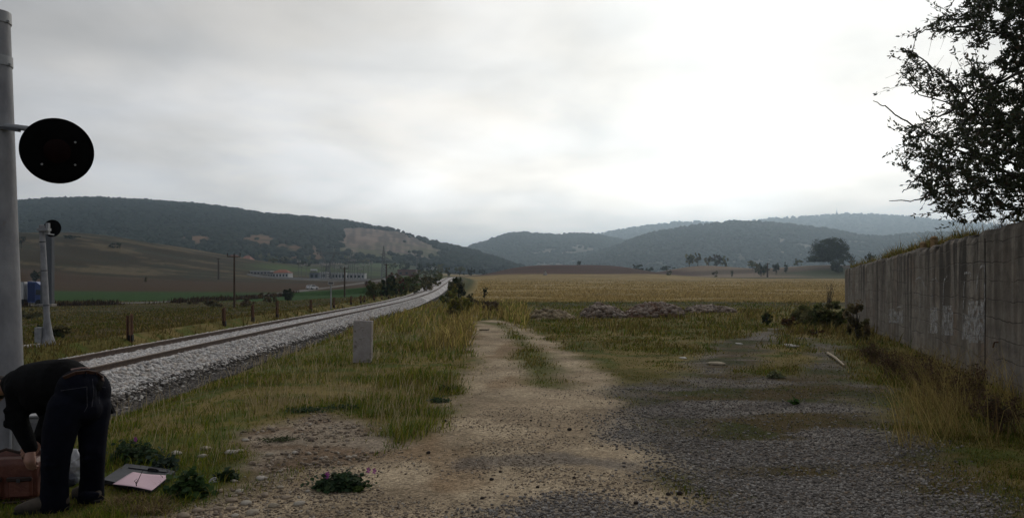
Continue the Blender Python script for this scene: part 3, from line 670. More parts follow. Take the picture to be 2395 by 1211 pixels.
def sub(mb, name, mat, part, root, smooth_=False):
    """a sub-part: child of a part whose own origin sits on the root's"""
    o = mb.build(name, mat, None, smooth_, origin=root.location); o.location = (0, 0, 0); o.parent = part; return o
def copy_tree(o, parent=None):
    c = o.copy(); COL.objects.link(c)
    if parent is not None: c.parent = parent
    for ch in [x for x in bpy.data.objects if x.parent is o]: copy_tree(ch, c)
    return c
def P3(px, py, Y): return Vector(px2(px, py, Y))

GALV = material('galvanised_steel', (.22, .225, .235), (.32, .325, .33), rough=.55, scale=5, metal=.25, bump=.15, bscale=30, spots=((.16, .085, .045), 3.0, .66))
POLEM = material('painted_pole', (.16, .16, .175), (.30, .30, .31), rough=.6, scale=4, bump=.25, bscale=22, stretch=(1, 1, .5), spots=((.17, .11, .07), 5.0, .63))
BLACKM = material('black_enamel', (.0015, .0015, .0015), (.003, .003, .003), rough=.8, scale=6, spec=.04)
CONC = material('weathered_concrete', (.22, .20, .175), (.34, .31, .27), rough=.9, scale=4, detail=8, bump=.3, bscale=30)
RUSTM = material('rusty_rail_steel', (.085, .045, .028), (.17, .085, .045), rough=.8, scale=9, detail=7, bump=.3, bscale=50)
RAILTOP = material('worn_rail', (.05, .03, .022), (.095, .06, .042), rough=.55, scale=12, metal=.2, bump=.1)
DARKSTEEL = material('dark_steel', (.05, .05, .055), (.09, .09, .095), rough=.5, scale=6, metal=.4)
WOODP = material('pole_timber', (.045, .03, .022), (.095, .062, .042), rough=.9, scale=10, stretch=(1, 1, .12), bump=.5)

# ---------------------------------------------------------------- railway
trk = thing('railway_track', 'single railway track of two rusty rails curving away up the valley', 'railway track', (0, 0, 0))
RP = [(-.067, 0), (.067, 0), (.067, .012), (.012, .03), (.010, .115), (.036, .128), (.036, .158), (.025, .165), (-.025, .165), (-.036, .158), (-.036, .128), (-.010, .115), (-.012, .03), (-.067, .012)]
for s in (-1, 1):
    ys = np.concatenate([np.linspace(3, 60, 90), np.linspace(61.5, 255, 110)]); V, Fs = [], []; n = len(RP)
    for y in ys:
        dx = (track_x(y+.5)-track_x(y-.5)); nx, ny = 1/math.hypot(1, dx), -dx/math.hypot(1, dx)
        cx, z = track_x(y)+s*.7525*nx, track_z(y)-.165
        V += [(cx+a*nx, y+s*.7525*ny+a*ny, z+b) for a, b in RP]
    for i in range(len(ys)-1): Fs += [(i*n+k, i*n+(k+1) % n, (i+1)*n+(k+1) % n, (i+1)*n+k) for k in range(n)]
    rl = MB().add(V, Fs).build('rail', RAILTOP, trk); V2 = []
    for y in ys:
        dx = (track_x(y+.5)-track_x(y-.5)); nx, ny = 1/math.hypot(1, dx), -dx/math.hypot(1, dx); cx, z = track_x(y)+s*.7525*nx, track_z(y)+.002
        V2 += [(cx+a*nx, y+s*.7525*ny+a*ny, z+b) for a, b in ((-.022, -.006), (.022, -.006), (.022, 0), (-.022, 0))]
    sub(MB().add(V2, [(i*4+k, i*4+(k+1) % 4, (i+1)*4+(k+1) % 4, (i+1)*4+k) for i in range(len(ys)-1) for k in range(4)]), 'running_surface', material('dull_rail_head', (.22, .175, .13), (.30, .25, .20), rough=.45, scale=3, metal=.3), rl, trk)

# ---------------------------------------------------------------- near crossing signal
b0 = P3(29, 1092, 6.45); b0.z = float(gz(b0.x, b0.y)); top = P3(-8, 38, 6.45)
sig = thing('crossing_signal', 'tall grey tubular crossing signal with a big black disc on a side arm', 'railway signal', b0)
ax = (top-b0).normalized(); L_ = (top-b0).length
MB().lathe(b0, [(.112, 0), (.109, .9), (.103, L_*.72), (.100, L_)], 32, ax).build('pole', POLEM, sig, True)
for py in (44, 143):
    f = (1092-py)/(1092-38); q = b0+ax*L_*f
    m = MB().lathe(q, [(.104, -.045), (.109, -.045), (.109, .04), (.104, .04)], 32, ax)
    if py == 44: m.lathe(q, [(.108, .03), (.108, .052), (.06, .066), (.01, .07)], 32, ax)
    m.bar(q+Vector((.10, -.02, -.03)), q+Vector((.125, -.02, -.03)), .016)
    m.build('cap' if py == 44 else 'clamp_band', GALV, sig, True)
dc = P3(134, 353.5, 6.30); nrm = (Vector((0, 0, H))-dc).normalized()
a0, a1 = P3(-14, 291, 6.42), P3(72, 302, 6.36)
MB().tube([a0, a1, dc-nrm*.05], [.024, .024, .022], 12).build('side_arm', GALV, sig, True)
MB().bar(P3(0, 299, 6.36), P3(46, 306, 6.35), .03, .022).build('bracket', DARKSTEEL, sig)
Rd = .272
dk = MB().lathe(dc, [(Rd-.012, -.012), (Rd, -.006), (Rd, .006), (Rd-.008, .012), (.02, .012)], 72, nrm).build('target_disc', BLACKM, sig, True)
u_ = nrm.cross(Vector((0, 0, 1))).normalized(); v_ = u_.cross(nrm)
sub(MB().lathe(dc+nrm*.012, [(.10, 0), (.10, .02), (.085, .03), (.05, .045), (.01, .05)], 32, nrm), 'signal_lens', material('unlit_red_lens', (.006, .0015, .001), (.010, .002, .0015), rough=.6, spec=.05), dk, sig, True)
sub(MB().bar(dc+nrm*.02-u_*.11+v_*.12, dc+nrm*.02+u_*.11+v_*.10, .010), 'hood_rail', BLACKM, dk, sig)
for a, b in ((.13, -.105), (-.11, -.118), (.13, .085)):
    sub(MB().lathe(dc+nrm*.013+u_*a*-1+v_*b, [(.009, 0), (.009, .006), (.003, .009)], 8, nrm), 'bolt', GALV, dk, sig)
# gusseted foot of the pole and its plate
m = MB(); m.box(b0+Vector((0, 0, .012)), (.46, .46, .024))
for a in range(4):
    c, s = math.cos(a*math.pi/2+.5), math.sin(a*math.pi/2+.5); e = Vector((c, s, 0)); t = Vector((-s, c, 0))*.008
    m.prism([b0+e*.11+t*-1+Vector((0, 0, .025)), b0+e*.22-t+Vector((0, 0, .025)), b0+e*.11-t+Vector((0, 0, .5))], t*2)
m.build('foot', GALV, sig)
# grey equipment cabinet behind the pole
cb = P3(80, 1082, 6.75); cb.z = float(gz(cb.x, cb.y))
cab_ = thing('equipment_cabinet', 'small pale grey trackside cabinet standing behind the person by the tall pole', 'cabinet', cb)
mz = Matrix.Rotation(R(18), 3, 'Z')
MB().box(cb+Vector((0, 0, .22)), (.24, .19, .44), mz, bev=.012).build('body', GALV, cab_)
MB().box(cb+Vector((0, 0, .452)), (.27, .215, .022), mz, bev=.006).build('lid', GALV, cab_)
MB().box(cb+mz @ Vector((0, -.099, .22)), (.19, .008, .36), mz, bev=.003).build('door', POLEM, cab_)
MB().box(cb+mz @ Vector((.06, -.108, .22)), (.012, .012, .06), mz).build('handle', DARKSTEEL, cab_)

# ---------------------------------------------------------------- second signal across the track
b1 = P3(113, 806, 27.5); t1 = P3(97.5, 527, 27.5)
pl = thing('concrete_plinth', 'low weathered concrete plinth under the thin grey signal post', 'plinth', (b1.x, b1.y, b1.z-.75))
MB().box(b1+Vector((0, .2, -.39)), (2.1, 1.5, .74), bev=.03).build('block', CONC, pl)
MB().box(b1+Vector((.3, -.72, -.55)), (2.9, .5, .45), bev=.03).build('step', CONC, pl)
sg2 = thing('signal_post', 'slim grey signal post with a small black disc, on the plinth across the track', 'railway signal', b1)
ax1 = (t1-b1).normalized(); L1 = (t1-b1).length
MB().lathe(b1, [(.105, 0), (.105, L1*.5), (.095, L1), (.03, L1+.02)], 20, ax1).build('post', POLEM, sg2, True)
for f in (.33, .62, .86): MB().lathe(b1+ax1*L1*f, [(.100, -.02), (.110, -.02), (.110, .02), (.100, .02)], 20, ax1).build('strap', DARKSTEEL, sg2, True)
fl = MB(); fl.box(b1+Vector((.02, 0, .015)), (.62, .5, .03)); fl.lathe(b1, [(.24, .03), (.17, .35), (.106, .95)], 12, ax1); fl.build('flared_foot', POLEM, sg2)
MB().box(b1+Vector((-.26, -.12, .36)), (.24, .2, .58), bev=.015).build('junction_box', GALV, sg2)
d2 = P3(122.5, 534, 27.9)
MB().lathe(d2, [(.31, -.012), (.322, 0), (.322, .012), (.31, .02)], 40, (.05, -1, .05)).build('target_disc', BLACKM, sg2, True)
bk = MB(); bk.box(P3(103, 537, 27.4), (.40, .22, .10)); bk.box(P3(112, 535, 27.45), (.10, .12, .42)); bk.bar(P3(105, 545, 27.4), P3(126, 549, 27.7), .05); bk.build('bracket', GALV, sg2)
# tall slab column by the road
c0 = np.array([(109-CX)/F*118, 118.0, 0]); c0[2] = float(gz(c0[0], c0[1])); tcol = H+(HY-546)/F*118
sl_ = thing('slab_column', 'tall dull grey slab column at the roadside behind the slim signal post', 'column', c0)
hcol = tcol-c0[2]
MB().box(Vector(c0)+Vector((.35, 0, hcol/2)), (1.35, .8, hcol), bev=.05).build('shaft', material('dull_panel', (.075, .078, .088), (.095, .098, .105), rough=.7, scale=.5), sl_)
MB().box(Vector(c0)+Vector((-.62, .1, hcol/2-.1)), (.50, .6, hcol-.2), bev=.04).build('side_fin', material('dull_panel'.strip(), (0, 0, 0)), sl_)
MB().box(Vector(c0)+Vector((0, 0, .2)), (2.4, 1.4, .4), bev=.05).build('footing', CONC, sl_)

# ---------------------------------------------------------------- fence stumps of old rail
POSTS = [(305, 798, 64, 2.2), (524, 762, 44, 1.2), (591, 752, 41, 1.6), (648, 743, 41, 1.6), (727, 729, 29, 1.4), (781, 720.5, 26, 1.3), (821, 712.5, 21, 1.3), (843.6, 709.5, 20, 1.2), (852.5, 707, 17, 1.2), (875, 703, 14, 1.2), (893, 700.5, 12, 1.1), (909, 698, 9, 1.1), (926, 695, 9, 1)]
PL = ['tall twin rusty post nearest the signals, alone left of the telegraph pole', 'thin dark post first to stand past the telegraph pole foot', 'rust orange post second past the telegraph pole foot', 'rust orange post third past the telegraph pole, beside the rails', 'rusty post below the white car on the road', 'rusty post just beside the grey railway board post', 'rusty post standing alone between board post and close pair', 'dark post, first of a close pair before the green bushes', 'dark post, second of a close pair before the green bushes', 'short rusty post under the near edge of the green bushes', 'short rusty post under the middle of the green bushes', 'short post under the far edge of the green bushes', 'smallest and last post of the row, just past the green bushes']
for k, ((px, py, hh, tw), lb) in enumerate(zip(POSTS, PL)):
    g0 = ground(px, py, 20, 160); hgt = hh/F*g0[1]
    t = thing('fence_post', lb, 'fence post', g0, 'rusty posts made of old rail along the track')
    ln = .03*(rng.random()-.5)
    def stump(dx, dy, h):
        m = MB(); p = Vector(g0)+Vector((dx, dy, -.3)); q = p+Vector((ln, 0, h+.3))
        m.bar(p, q, .13, .018); m.bar(p+Vector((0, .07, 0)), q+Vector((0, .07, 0)), .07, .045); m.bar(p+Vector((0, .035, 0)), q+Vector((0, .035, 0)), .018, .08); return m
    stump(.03, 0, hgt).build('rail_stump', RUSTM, t)
    if tw > 1.15: stump(-.12 if tw > 2 else -.07, .03, hgt*.94).build('rail_stump', RUSTM, t)
    MB().box(Vector(g0)+Vector((0, .03, .12)), (.17, .13, .22), taper=.92).build('tar_foot', material('tar', (.008, .008, .008), (.016, .014, .013), rough=.7), t)

# ---------------------------------------------------------------- marker stone
mk = ground(849, 847, 8, 40); mk_ = thing('marker_stone', 'upright pale concrete slab marker standing in the grass beside the dirt track', 'marker stone', mk)
hm = 98/F*mk[1]; wm = 44/F*mk[1]
MB().box(Vector(mk)+Vector((0, 0, hm/2-.1)), (wm, .13, hm+.2), Matrix.Rotation(R(-9), 3, 'Z') @ Matrix.Rotation(R(1.2), 3, 'Y'), bev=.012).build('slab', material('pale_concrete', (.30, .265, .25), (.40, .36, .34), rough=.9, scale=7, detail=8, bump=.5, spots=((.17, .14, .115), 5, .56)), mk_)

# ---------------------------------------------------------------- poles with crossarms
def utility_pole(px, pt, pb, Y, lab, arm, grp='wooden power poles along the road'):
    g0 = col_at(px, Y); zt = H+(HY-pt)/F*Y
    t = thing('utility_pole', lab, 'utility pole', g0, grp); w_ = max(.13, 4.2/F*Y*.5)
    MB().tube([Vector(g0)-Vector((0, 0, .3)), (g0[0], Y, zt)], [w_, w_*.75], 10).build('pole', WOODP, t, True)
    m = MB(); m.bar((g0[0]-arm, Y-.15, zt-.25), (g0[0]+arm, Y-.15, zt-.25-.04*arm), max(.12, 1.4/F*Y)); m.build('crossarm', WOODP, t)
    for q in (-.95, .06, .95):
        MB().lathe((g0[0]+q*arm, Y-.15, zt-.18), [(.03, 0), (.09, .08), (.06, .2), (.09, .28), (.02, .36)], 8).build('insulator', DARKSTEEL, t)
utility_pole(548, 595, 715, 92, 'tall dark wooden power pole with crossarm, nearest of the poles beyond the rails', 15.5/F*92)
utility_pole(806, 625, 690, 155, 'mid distance wooden power pole with crossarm in front of the substation', 9/F*155)
utility_pole(904, 617, 652, 230, 'wooden power pole with crossarm rising above the reddish shrubs', 6.5/F*230)
utility_pole(1795, 615, 640, 330, 'tiny power pole with crossarm between the trees of the far knolls', 5/F*330, 'power poles beyond the field')
utility_pole(511, 604, 632, 380, 'small power pole standing at the end of the grassy hill', 4/F*380)
# board on a post beside the track
bp = ground(774, 722, 30, 160); sb = thing('track_board', 'white rimmed rectangular railway board on a thin grey post', 'sign', bp)
tag(sb, 'rectangular railway board with a pale rim on a thin grey post beside the rails')
hb = 60/F*bp[1]
MB().tube([Vector(bp)-Vector((0, 0, .2)), Vector(bp)+Vector((0, 0, hb))], .055, 10).build('post', GALV, sb, True)
f_ = bp[1]/F; MB().box(Vector(bp)+Vector((.02, -.08, hb-.0)), (13*f_, .03, 6*f_)).build('board', material('grey_board', (.10, .10, .10), (.13, .13, .13), rough=.6), sb)
m = MB(); c_ = Vector(bp)+Vector((.02, -.115, hb))
for s in (-1, 1): m.bar(c_+Vector((-6.6*f_, 0, s*3*f_)), c_+Vector((6.6*f_, 0, s*3*f_)), .03, .045); m.bar(c_+Vector((s*6.3*f_, 0, -2.9*f_)), c_+Vector((s*6.3*f_, 0, 2.9*f_)), .03, .045)
m.build('rim', material('old_white', (.42, .41, .40), (.5, .49, .48), rough=.6), sb)

# ---------------------------------------------------------------- lattice pylons
STEELF = material('pylon_steel', (.10, .105, .11), (.14, .145, .15), rough=.6, scale=1)
def lattice(m, A, B, ha, hb_, n, w):
    """four-legged lattice from centre A (half width ha) to B (half width hb_)"""
    A, B = Vector(A), Vector(B); cs = [(-1, -1), (1, -1), (1, 1), (-1, 1)]
    def c(f, k): h = ha*(1-f)+hb_*f; return A.lerp(B, f)+Vector((cs[k][0]*h, cs[k][1]*h, 0))
    for k in range(4):
        m.bar(c(0, k), c(1, k), w)
        for i in range(n):
            f0, f1 = i/n, (i+1)/n
            m.bar(c(f0, k), c(f1, (k+1) % 4), w*.6); m.bar(c(f0, (k+1) % 4), c(f1, k), w*.6)
        m.bar(c(1, k), c(1, (k+1) % 4), w*.7)
def pylon_v(px, Y, pb, pw, pv, pk, half, lab, w):
    """waisted pylon: body up to the waist pw, a wide V to the beam pv, two peaks at pk"""
    zz = lambda py: H+(HY-py)/F*Y
    x = (px-CX)/F*Y; z0 = float(gz(x, Y)); t = thing('lattice_pylon', lab, 'pylon', (x, Y, z0), 'lattice pylons of the power line'); hw = half/F*Y
    m = MB(); lattice(m, (x, Y, z0-.3), (x, Y, zz(pw)), hw*.30, hw*.11, 6, w); m.build('body', STEELF, t)
    for s in (-1, 1):
        m = MB(); a, b = Vector((x+s*hw*.06, Y, zz(pw))), Vector((x+s*hw*.58, Y, zz(pv)))
        for e in (-.25, .25): m.bar(a+Vector((0, e, 0)), b+Vector((0, e, 0)), w); 
        a2, b2 = a+Vector((s*hw*.10, 0, 0)), b+Vector((s*hw*.12, 0, 0)); m.bar(a2, b2, w)
        for i in range(8): m.bar(a.lerp(b, i/8), a2.lerp(b2, (i+.6)/8), w*.6); m.bar(a2.lerp(b2, (i+.6)/8), a.lerp(b, (i+1)/8), w*.6)
        m.build('arm', STEELF, t)
        MB().bar(b, b+Vector((s*hw*.02, 0, zz(pk)-zz(pv))), w).build('peak', STEELF, t)
    m = MB(); zb = zz(pv); 
    for dz in (0, -(zz(pv)-zz(pv+4))): m.bar((x-hw, Y, zb+dz*.99), (x+hw, Y, zb+dz*.99), w)
    for i in range(14): m.bar((x-hw+2*hw*i/14, Y, zb), (x-hw+2*hw*(i+1)/14, Y, zb-(zz(pv)-zz(pv+4))*.99), w*.6)
    m.build('beam', STEELF, t)
    for q in (-.92, 0, .92): MB().tube([(x+q*hw, Y, zb), (x+q*hw, Y, zb-hw*.22)], .10, 6).build('insulator', DARKSTEEL, t)
pylon_v(767, 430, 658, 622, 590, 581, 27, 'large V headed lattice pylon standing over the substation', .24)
pylon_v(976, 640, 626, 606, 588, 584, 12.5, 'smaller V headed lattice pylon below the quarry', .26)
def pylon_t(px, Y, pt, lab):
    zz = lambda py: H+(HY-py)/F*Y
    x = (px-CX)/F*Y; z0 = float(gz(x, Y)); t = thing('lattice_pylon', lab, 'pylon', (x, Y, z0), 'lattice pylons of the power line')
    m = MB(); lattice(m, (x, Y, z0-.3), (x, Y, zz(595)), 1.5, .7, 9, .22); lattice(m, (x, Y, zz(595)), (x, Y, zz(pt)), .7, .08, 6, .18); m.build('body', STEELF, t)
    for py, hw in ((595, 2.1), (603, 2.4), (612, 2.1)):
        m = MB(); m.bar((x-hw, Y, zz(py)), (x+hw, Y, zz(py)), .2); m.bar((x-hw, Y, zz(py)), (x, Y, zz(py-4)), .14); m.bar((x+hw, Y, zz(py)), (x, Y, zz(py-4)), .14); m.build('arm', STEELF, t)
pylon_t(897.5, 470, 575, 'slender lattice pylon with three short arms before the quarry face')
# mast on the far ridge
mz_ = H+(HY-503)/F*4500; t = thing('antenna_mast', 'thin pale antenna mast on the crest of the farthest ridge', 'mast', ((1957-CX)/F*4500, 4500, mz_-8))
m = MB(); lattice(m, t.location, t.location+Vector((0, 0, 28)), 2.6, 1.6, 6, 1.0); m.build('lattice', STEELF, t)
MB().tube([t.location+Vector((0, 0, 28)), t.location+Vector((0, 0, 48))], [.9, .5], 6).build('aerial', STEELF, t)
MB().box(t.location+Vector((0, 0, 30)), (4.5, 4, 3)).build('dish_ring', STEELF, t)

# ---------------------------------------------------------------- substation and farm
WHITEW = material('white_wall', (.46, .46, .46), (.56, .56, .55), rough=.8, scale=.6)
GREYW = material('grey_wall', (.26, .25, .25), (.33, .32, .31), rough=.9, scale=.4)
ROOFR = material('red_tiles', (.30, .11, .065), (.22, .085, .055), rough=.85, scale=1.2)
GLASSD = material('dark_window', (.02, .025, .03), (.03, .035, .04), rough=.25, spec=.6)
def Q(px, Y, dz=0): g = col_at(px, Y); return Vector((g[0], g[1], g[2]+dz))
def house(name, lab, px0, px1, Y, hw, hr, dep, roof, wallm=WHITEW, nwin=4, cat='building', flat_=False, grp=None):
    a, b = Q(px0, Y), Q(px1, Y); z = min(a.z, b.z); x0, x1 = a.x, b.x
    t = thing(name, lab, cat, ((x0+x1)/2, Y, z), grp); cx, wx = (x0+x1)/2, x1-x0
    wl = MB().box((cx, Y+dep/2, z+hw/2-.3), (wx, dep, hw+.6)).build('wall', wallm, t)
    if flat_: MB().box((cx, Y+dep/2, z+hw+hr/2+.01), (wx+.4, dep+.4, hr)).build('roof', roof, t)
    else:
        e = .45; zb = z+hw+.01; r_ = min(wx*.3, dep*.5)
        V = [(x0-e, Y-e, zb), (x1+e, Y-e, zb), (x1+e, Y+dep+e, zb), (x0-e, Y+dep+e, zb), (x0+r_, Y+dep/2, zb+hr), (x1-r_, Y+dep/2, zb+hr)]
        MB().add(V, [(3, 2, 1, 0), (0, 1, 5, 4), (1, 2, 5), (2, 3, 4, 5), (3, 0, 4)]).build('roof', roof, t)
    for i in range(nwin):
        xx = x0+wx*(i+.5)/nwin
        MB().box((xx, Y-.02, z+hw*.55), (min(1.6, wx/nwin*.5), .08, hw*.42)).build('window', GLASSD, t)
    return t
house('control_building', 'white substation building with a low red hipped roof', 637, 674, 425, 3.1, 2.0, 9, ROOFR, nwin=5)
house('switch_house', 'dark annex joined to the near end of the red roofed building', 626, 637.4, 424, 2.4, .5, 6, material('dark_roof', (.06, .06, .065)), GREYW, 2, flat_=True)
house('transformer_house', 'grey blue transformer block with a pale tank on top', 724, 745, 415, 4.0, .3, 5, GREYW, material('bluegrey_wall', (.14, .16, .19), (.18, .20, .24), rough=.7), 2, flat_=True)
for i, (a, b, Y, lb) in enumerate(((748, 764, 428, 'short white switchgear hall beside the transformer block'), (768, 806, 436, 'long white switchgear hall in the middle of the substation'), (808, 853, 444, 'white hall at the far end of the substation'))):
    house('switchgear_hall', lb, a, b, Y, 4.2-.3*i, .3, 6, WHITEW, WHITEW, 5, flat_=True, grp='white halls of the substation')
house('long_shed', 'low pale shed with a flat roof behind the red roofed building', 585, 632, 452, 2.2, .4, 7, WHITEW, GREYW, 6, flat_=True)
house('farmhouse', 'farmhouse with a broad dull red roof below the wooded hill', 560, 584, 800, 5, 5, 18, ROOFR, GREYW, 3)
house('farmhouse', 'farmhouse with white front and dull red roof behind the tall pole', 524, 558, 815, 6, 4, 16, ROOFR, WHITEW, 4)
house('greenhouse', 'long low white roofed greenhouse beside the farmhouses', 481, 516, 790, 2.5, 1.8, 10, material('white_sheet', (.7, .7, .7)), GREYW, 3)
house('hill_house', 'small house with a bright white roof above the trees below the quarry', 1008, 1022, 900, 4, 4.5, 14, material('white_sheet', (0, 0, 0)), GREYW, 2)
house('brick_shed', 'long low red brick shed behind the reddish shrubs', 930, 972, 520, 3.2, 1.2, 9, material('brick_red', (.17, .075, .06), (.13, .06, .05)), material('brick_red', (0, 0, 0)), 3, flat_=True)
tk = Q(734, 414, 4.4); t = thing('conservator_tank', 'pale cylinder tank lying on the transformer block roof', 'tank', tk)
m = MB().tube([tk+Vector((-1.8, 0, .9)), tk+Vector((1.8, 0, .9))], .65, 12); m.build('tank_body', WHITEW, t, True)
MB().box(tk+Vector((-1, 0, .15)), (.3, .8, .5)).build('saddle', STEELF, t); MB().box(tk+Vector((1, 0, .15)), (.3, .8, .5)).build('saddle', STEELF, t)
wl = thing('perimeter_wall', 'long low grey wall round the substation along the brown field', 'wall', Q(700, 405))
m = MB(); pts = [Q(578, 432), Q(640, 414), Q(720, 404), Q(800, 402), Q(866, 408)]
for a, b in zip(pts, pts[1:]):
    n = max(2, int((b-a).length/6))
    for k in range(n): p, q = a.lerp(b, k/n), a.lerp(b, (k+1)/n); p.z, q.z = [float(gz(e.x, e.y))+.55 for e in (p, q)]; m.bar(p, q, .25, 1.3)
m.build('masonry', material('perimeter_render', (.34, .325, .31), (.40, .38, .36), rough=.9, scale=.3), wl)
gp = []
for i, px in enumerate([699, 705, 716, 752, 757, 762, 772, 779, 783, 789, 795, 801, 808, 815, 819, 824, 829, 836, 843, 850, 861, 868]):
    Y = 418+rng.random()*16; hgt = 7+5*rng.random()+(6 if i in (13, 14, 15, 16) else 0); g0 = Q(px, Y)
    t = thing('gantry_post', 'one of the thin grey steel gantry posts bristling over the substation yard', 'gantry', g0, 'steel gantry posts of the substation')
    m = MB(); m.bar(g0-Vector((0, 0, .2)), g0+Vector((0, 0, hgt)), .22); m.build('post', STEELF, t)
    m = MB(); m.bar(g0+Vector((-1.0, 0, hgt*.8)), g0+Vector((1.0, 0, hgt*.8)), .18); m.build('crossbar', STEELF, t)
    for s in (-.85, 0, .85): MB().tube([g0+Vector((s, 0, hgt*.8+.1)), g0+Vector((s, 0, hgt*.8+1.5))], [.20, .13], 6).build('insulator', material('glaze', (.34, .32, .31), (.42, .40, .38), rough=.4), t)

# ---------------------------------------------------------------- road traffic
tr0 = Vector((-78.6, 121.3, 0)); tr0.z = float(gz(tr0.x, tr0.y))+.02
def truck():
    t = thing('truck', 'truck with a white box trailer and a blue cab on the country road', 'truck', tr0)
    d = Vector((RDX[3]-RDX[1], RDY[3]-RDY[1], 0)).normalized(); M = Matrix.Rotation(math.atan2(d.y, d.x), 3, 'Z')
    # drawn across the view, rolling along the road
    M = Matrix.Rotation(R(16), 3, 'Z'); o = tr0+M @ Vector((1.0, 0, 0))
    def g(x, y, z): return o+M @ Vector((x, y, z))
    def bx(m, c, s, **k): return m.box(g(*c), s, M, **k)
    WT = material('trailer_white', (.52, .52, .52), (.60, .60, .59), rough=.5, scale=.8); BL = material('cab_blue', (.03, .06, .20), (.04, .075, .24), rough=.35, spec=.5)
    tb = bx(MB(), (-6.9, 0, 2.45), (11.6, 2.5, 2.75), bev=.06).build('trailer_box', WT, t)
    m = MB(); bx(m, (-6.9, -1.27, 3.86), (11.66, .06, .10)); bx(m, (-6.9, -1.27, 1.08), (11.66, .06, .10)); bx(m, (-1.08, -1.27, 2.45), (.10, .06, 2.7)); sub(m, 'edge_rail', material('edge_grey', (.25, .25, .26)), tb, t)
    m = MB()
    for r_, (z, n) in enumerate(((2.75, 7), (2.45, 5))):
        for k in range(n): bx(m, (-3.9+k*.20, -1.258, z), (.12, .02, .16))
    sub(m, 'faded_lettering', material('edge_grey', (0, 0, 0)), tb, t)
    m = MB(); bx(m, (-6.5, 0, .95), (12.2, .9, .22)); bx(m, (1.2, 0, .75), (3.6, .9, .25)); m.build('chassis', DARKSTEEL, t)
    m = MB(); bx(m, (-5.4, -1.18, .78), (6.2, .05, .52)); bx(m, (.2, -1.12, .55), (1.6, .05, .5)); m.build('side_skirt', material('edge_grey', (0, 0, 0)), t)
    pr = [(-.6, .55), (1.75, .55), (1.85, 1.3), (1.70, 2.35), (1.25, 3.35), (.6, 3.85), (-.6, 3.95)]
    cb_ = MB().prism([g(x, -1.2, z) for x, z in pr], M @ Vector((0, 2.4, 0))).build('cab', BL, t)
    sub(MB().prism([g(x, -1.215, z) for x, z in [(.55, 1.75), (1.5, 1.75), (1.35, 2.55), (.6, 2.6)]], M @ Vector((0, .03, 0))), 'side_window', GLASSD, cb_, t)
    sub(MB().prism([g(x, -1.05, z) for x, z in [(1.83, 1.75), (1.74, 2.42), (1.46, 2.98), (1.48, 3.0), (1.78, 2.42), (1.87, 1.75)]], M @ Vector((0, 2.1, 0))), 'windscreen', GLASSD, cb_, t)
    sub(MB().prism([g(x, -1.22, z) for x, z in [(-.55, .7), (.45, .7), (.45, 3.6), (-.55, 3.75)]], M @ Vector((0, .02, 0))), 'sleeper_panel', material('cab_dark_blue', (.02, .035, .12)), cb_, t)
    sub(MB().box(g(1.6, -1.35, 2.1), (.12, .22, .5), M), 'mirror', DARKSTEEL, cb_, t)
    TYRE = material('tyre', (.012, .012, .012), (.02, .02, .02), rough=.9)
    for x in (1.0, -1.6, -9.6, -10.8, -12.0):
        for s in (-1, 1):
            wh = MB().lathe(g(x, s*1.05, .52), [(.30, -.16), (.5, -.16), (.52, -.1), (.52, .1), (.5, .16), (.30, .16)], 20, M @ Vector((0, 1, 0))).build('wheel', TYRE, t, True)
            sub(MB().lathe(g(x, s*1.05, .52), [(.30, -.12), (.29, .12)], 16, M @ Vector((0, 1, 0))), 'rim', GALV, wh, t)
truck()
def car():
    g0 = Vector((float((730-CX)/F*238), 238, 0)); g0.z = float(gz(g0.x, g0.y))+.02
    t = thing('car', 'small white hatchback driving away on the country road', 'car', g0); M = Matrix.Rotation(R(98), 3, 'Z') @ Matrix.Rotation(R(-32), 3, 'Z')
    def g(x, y, z): return g0+M @ Vector((x, y, z))
    W = material('car_white', (.62, .62, .62), (.66, .66, .66), rough=.3, spec=.5)
    pr = [(-2.0, .35), (2.0, .35), (2.05, .75), (1.9, .9), (1.0, 1.0), (.35, 1.45), (-1.2, 1.5), (-1.85, 1.05), (-2.05, .8)]
    b = MB().prism([g(x, -.86, z) for x, z in pr], M @ Vector((0, 1.72, 0))).build('body', W, t)
    sub(MB().prism([g(x, -.7, z) for x, z in [(-1.86, 1.06), (-1.24, 1.47), (-1.27, 1.49), (-1.89, 1.07)]], M @ Vector((0, 1.4, 0))), 'rear_window', GLASSD, b, t)
    for s in (-1, 1): sub(MB().prism([g(x, s*.875, z) for x, z in [(-1.5, 1.0), (.75, 1.0), (.25, 1.38), (-1.15, 1.4)]], M @ Vector((0, -s*.03, 0))), 'side_window', GLASSD, b, t)
    for s in (-1, 1): sub(MB().box(g(-2.03, s*.68, .86), (.06, .22, .16), M), 'tail_light', material('tail_red', (.25, .02, .02)), b, t)
    for x in (-1.3, 1.3):
        for s in (-1, 1): MB().lathe(g(x, s*.78, .32), [(.18, -.1), (.32, -.1), (.32, .1), (.18, .1)], 16, M @ Vector((0, 1, 0))).build('wheel', material('tyre', (0, 0, 0)), t)
car()
print('built', time.time()-T0)
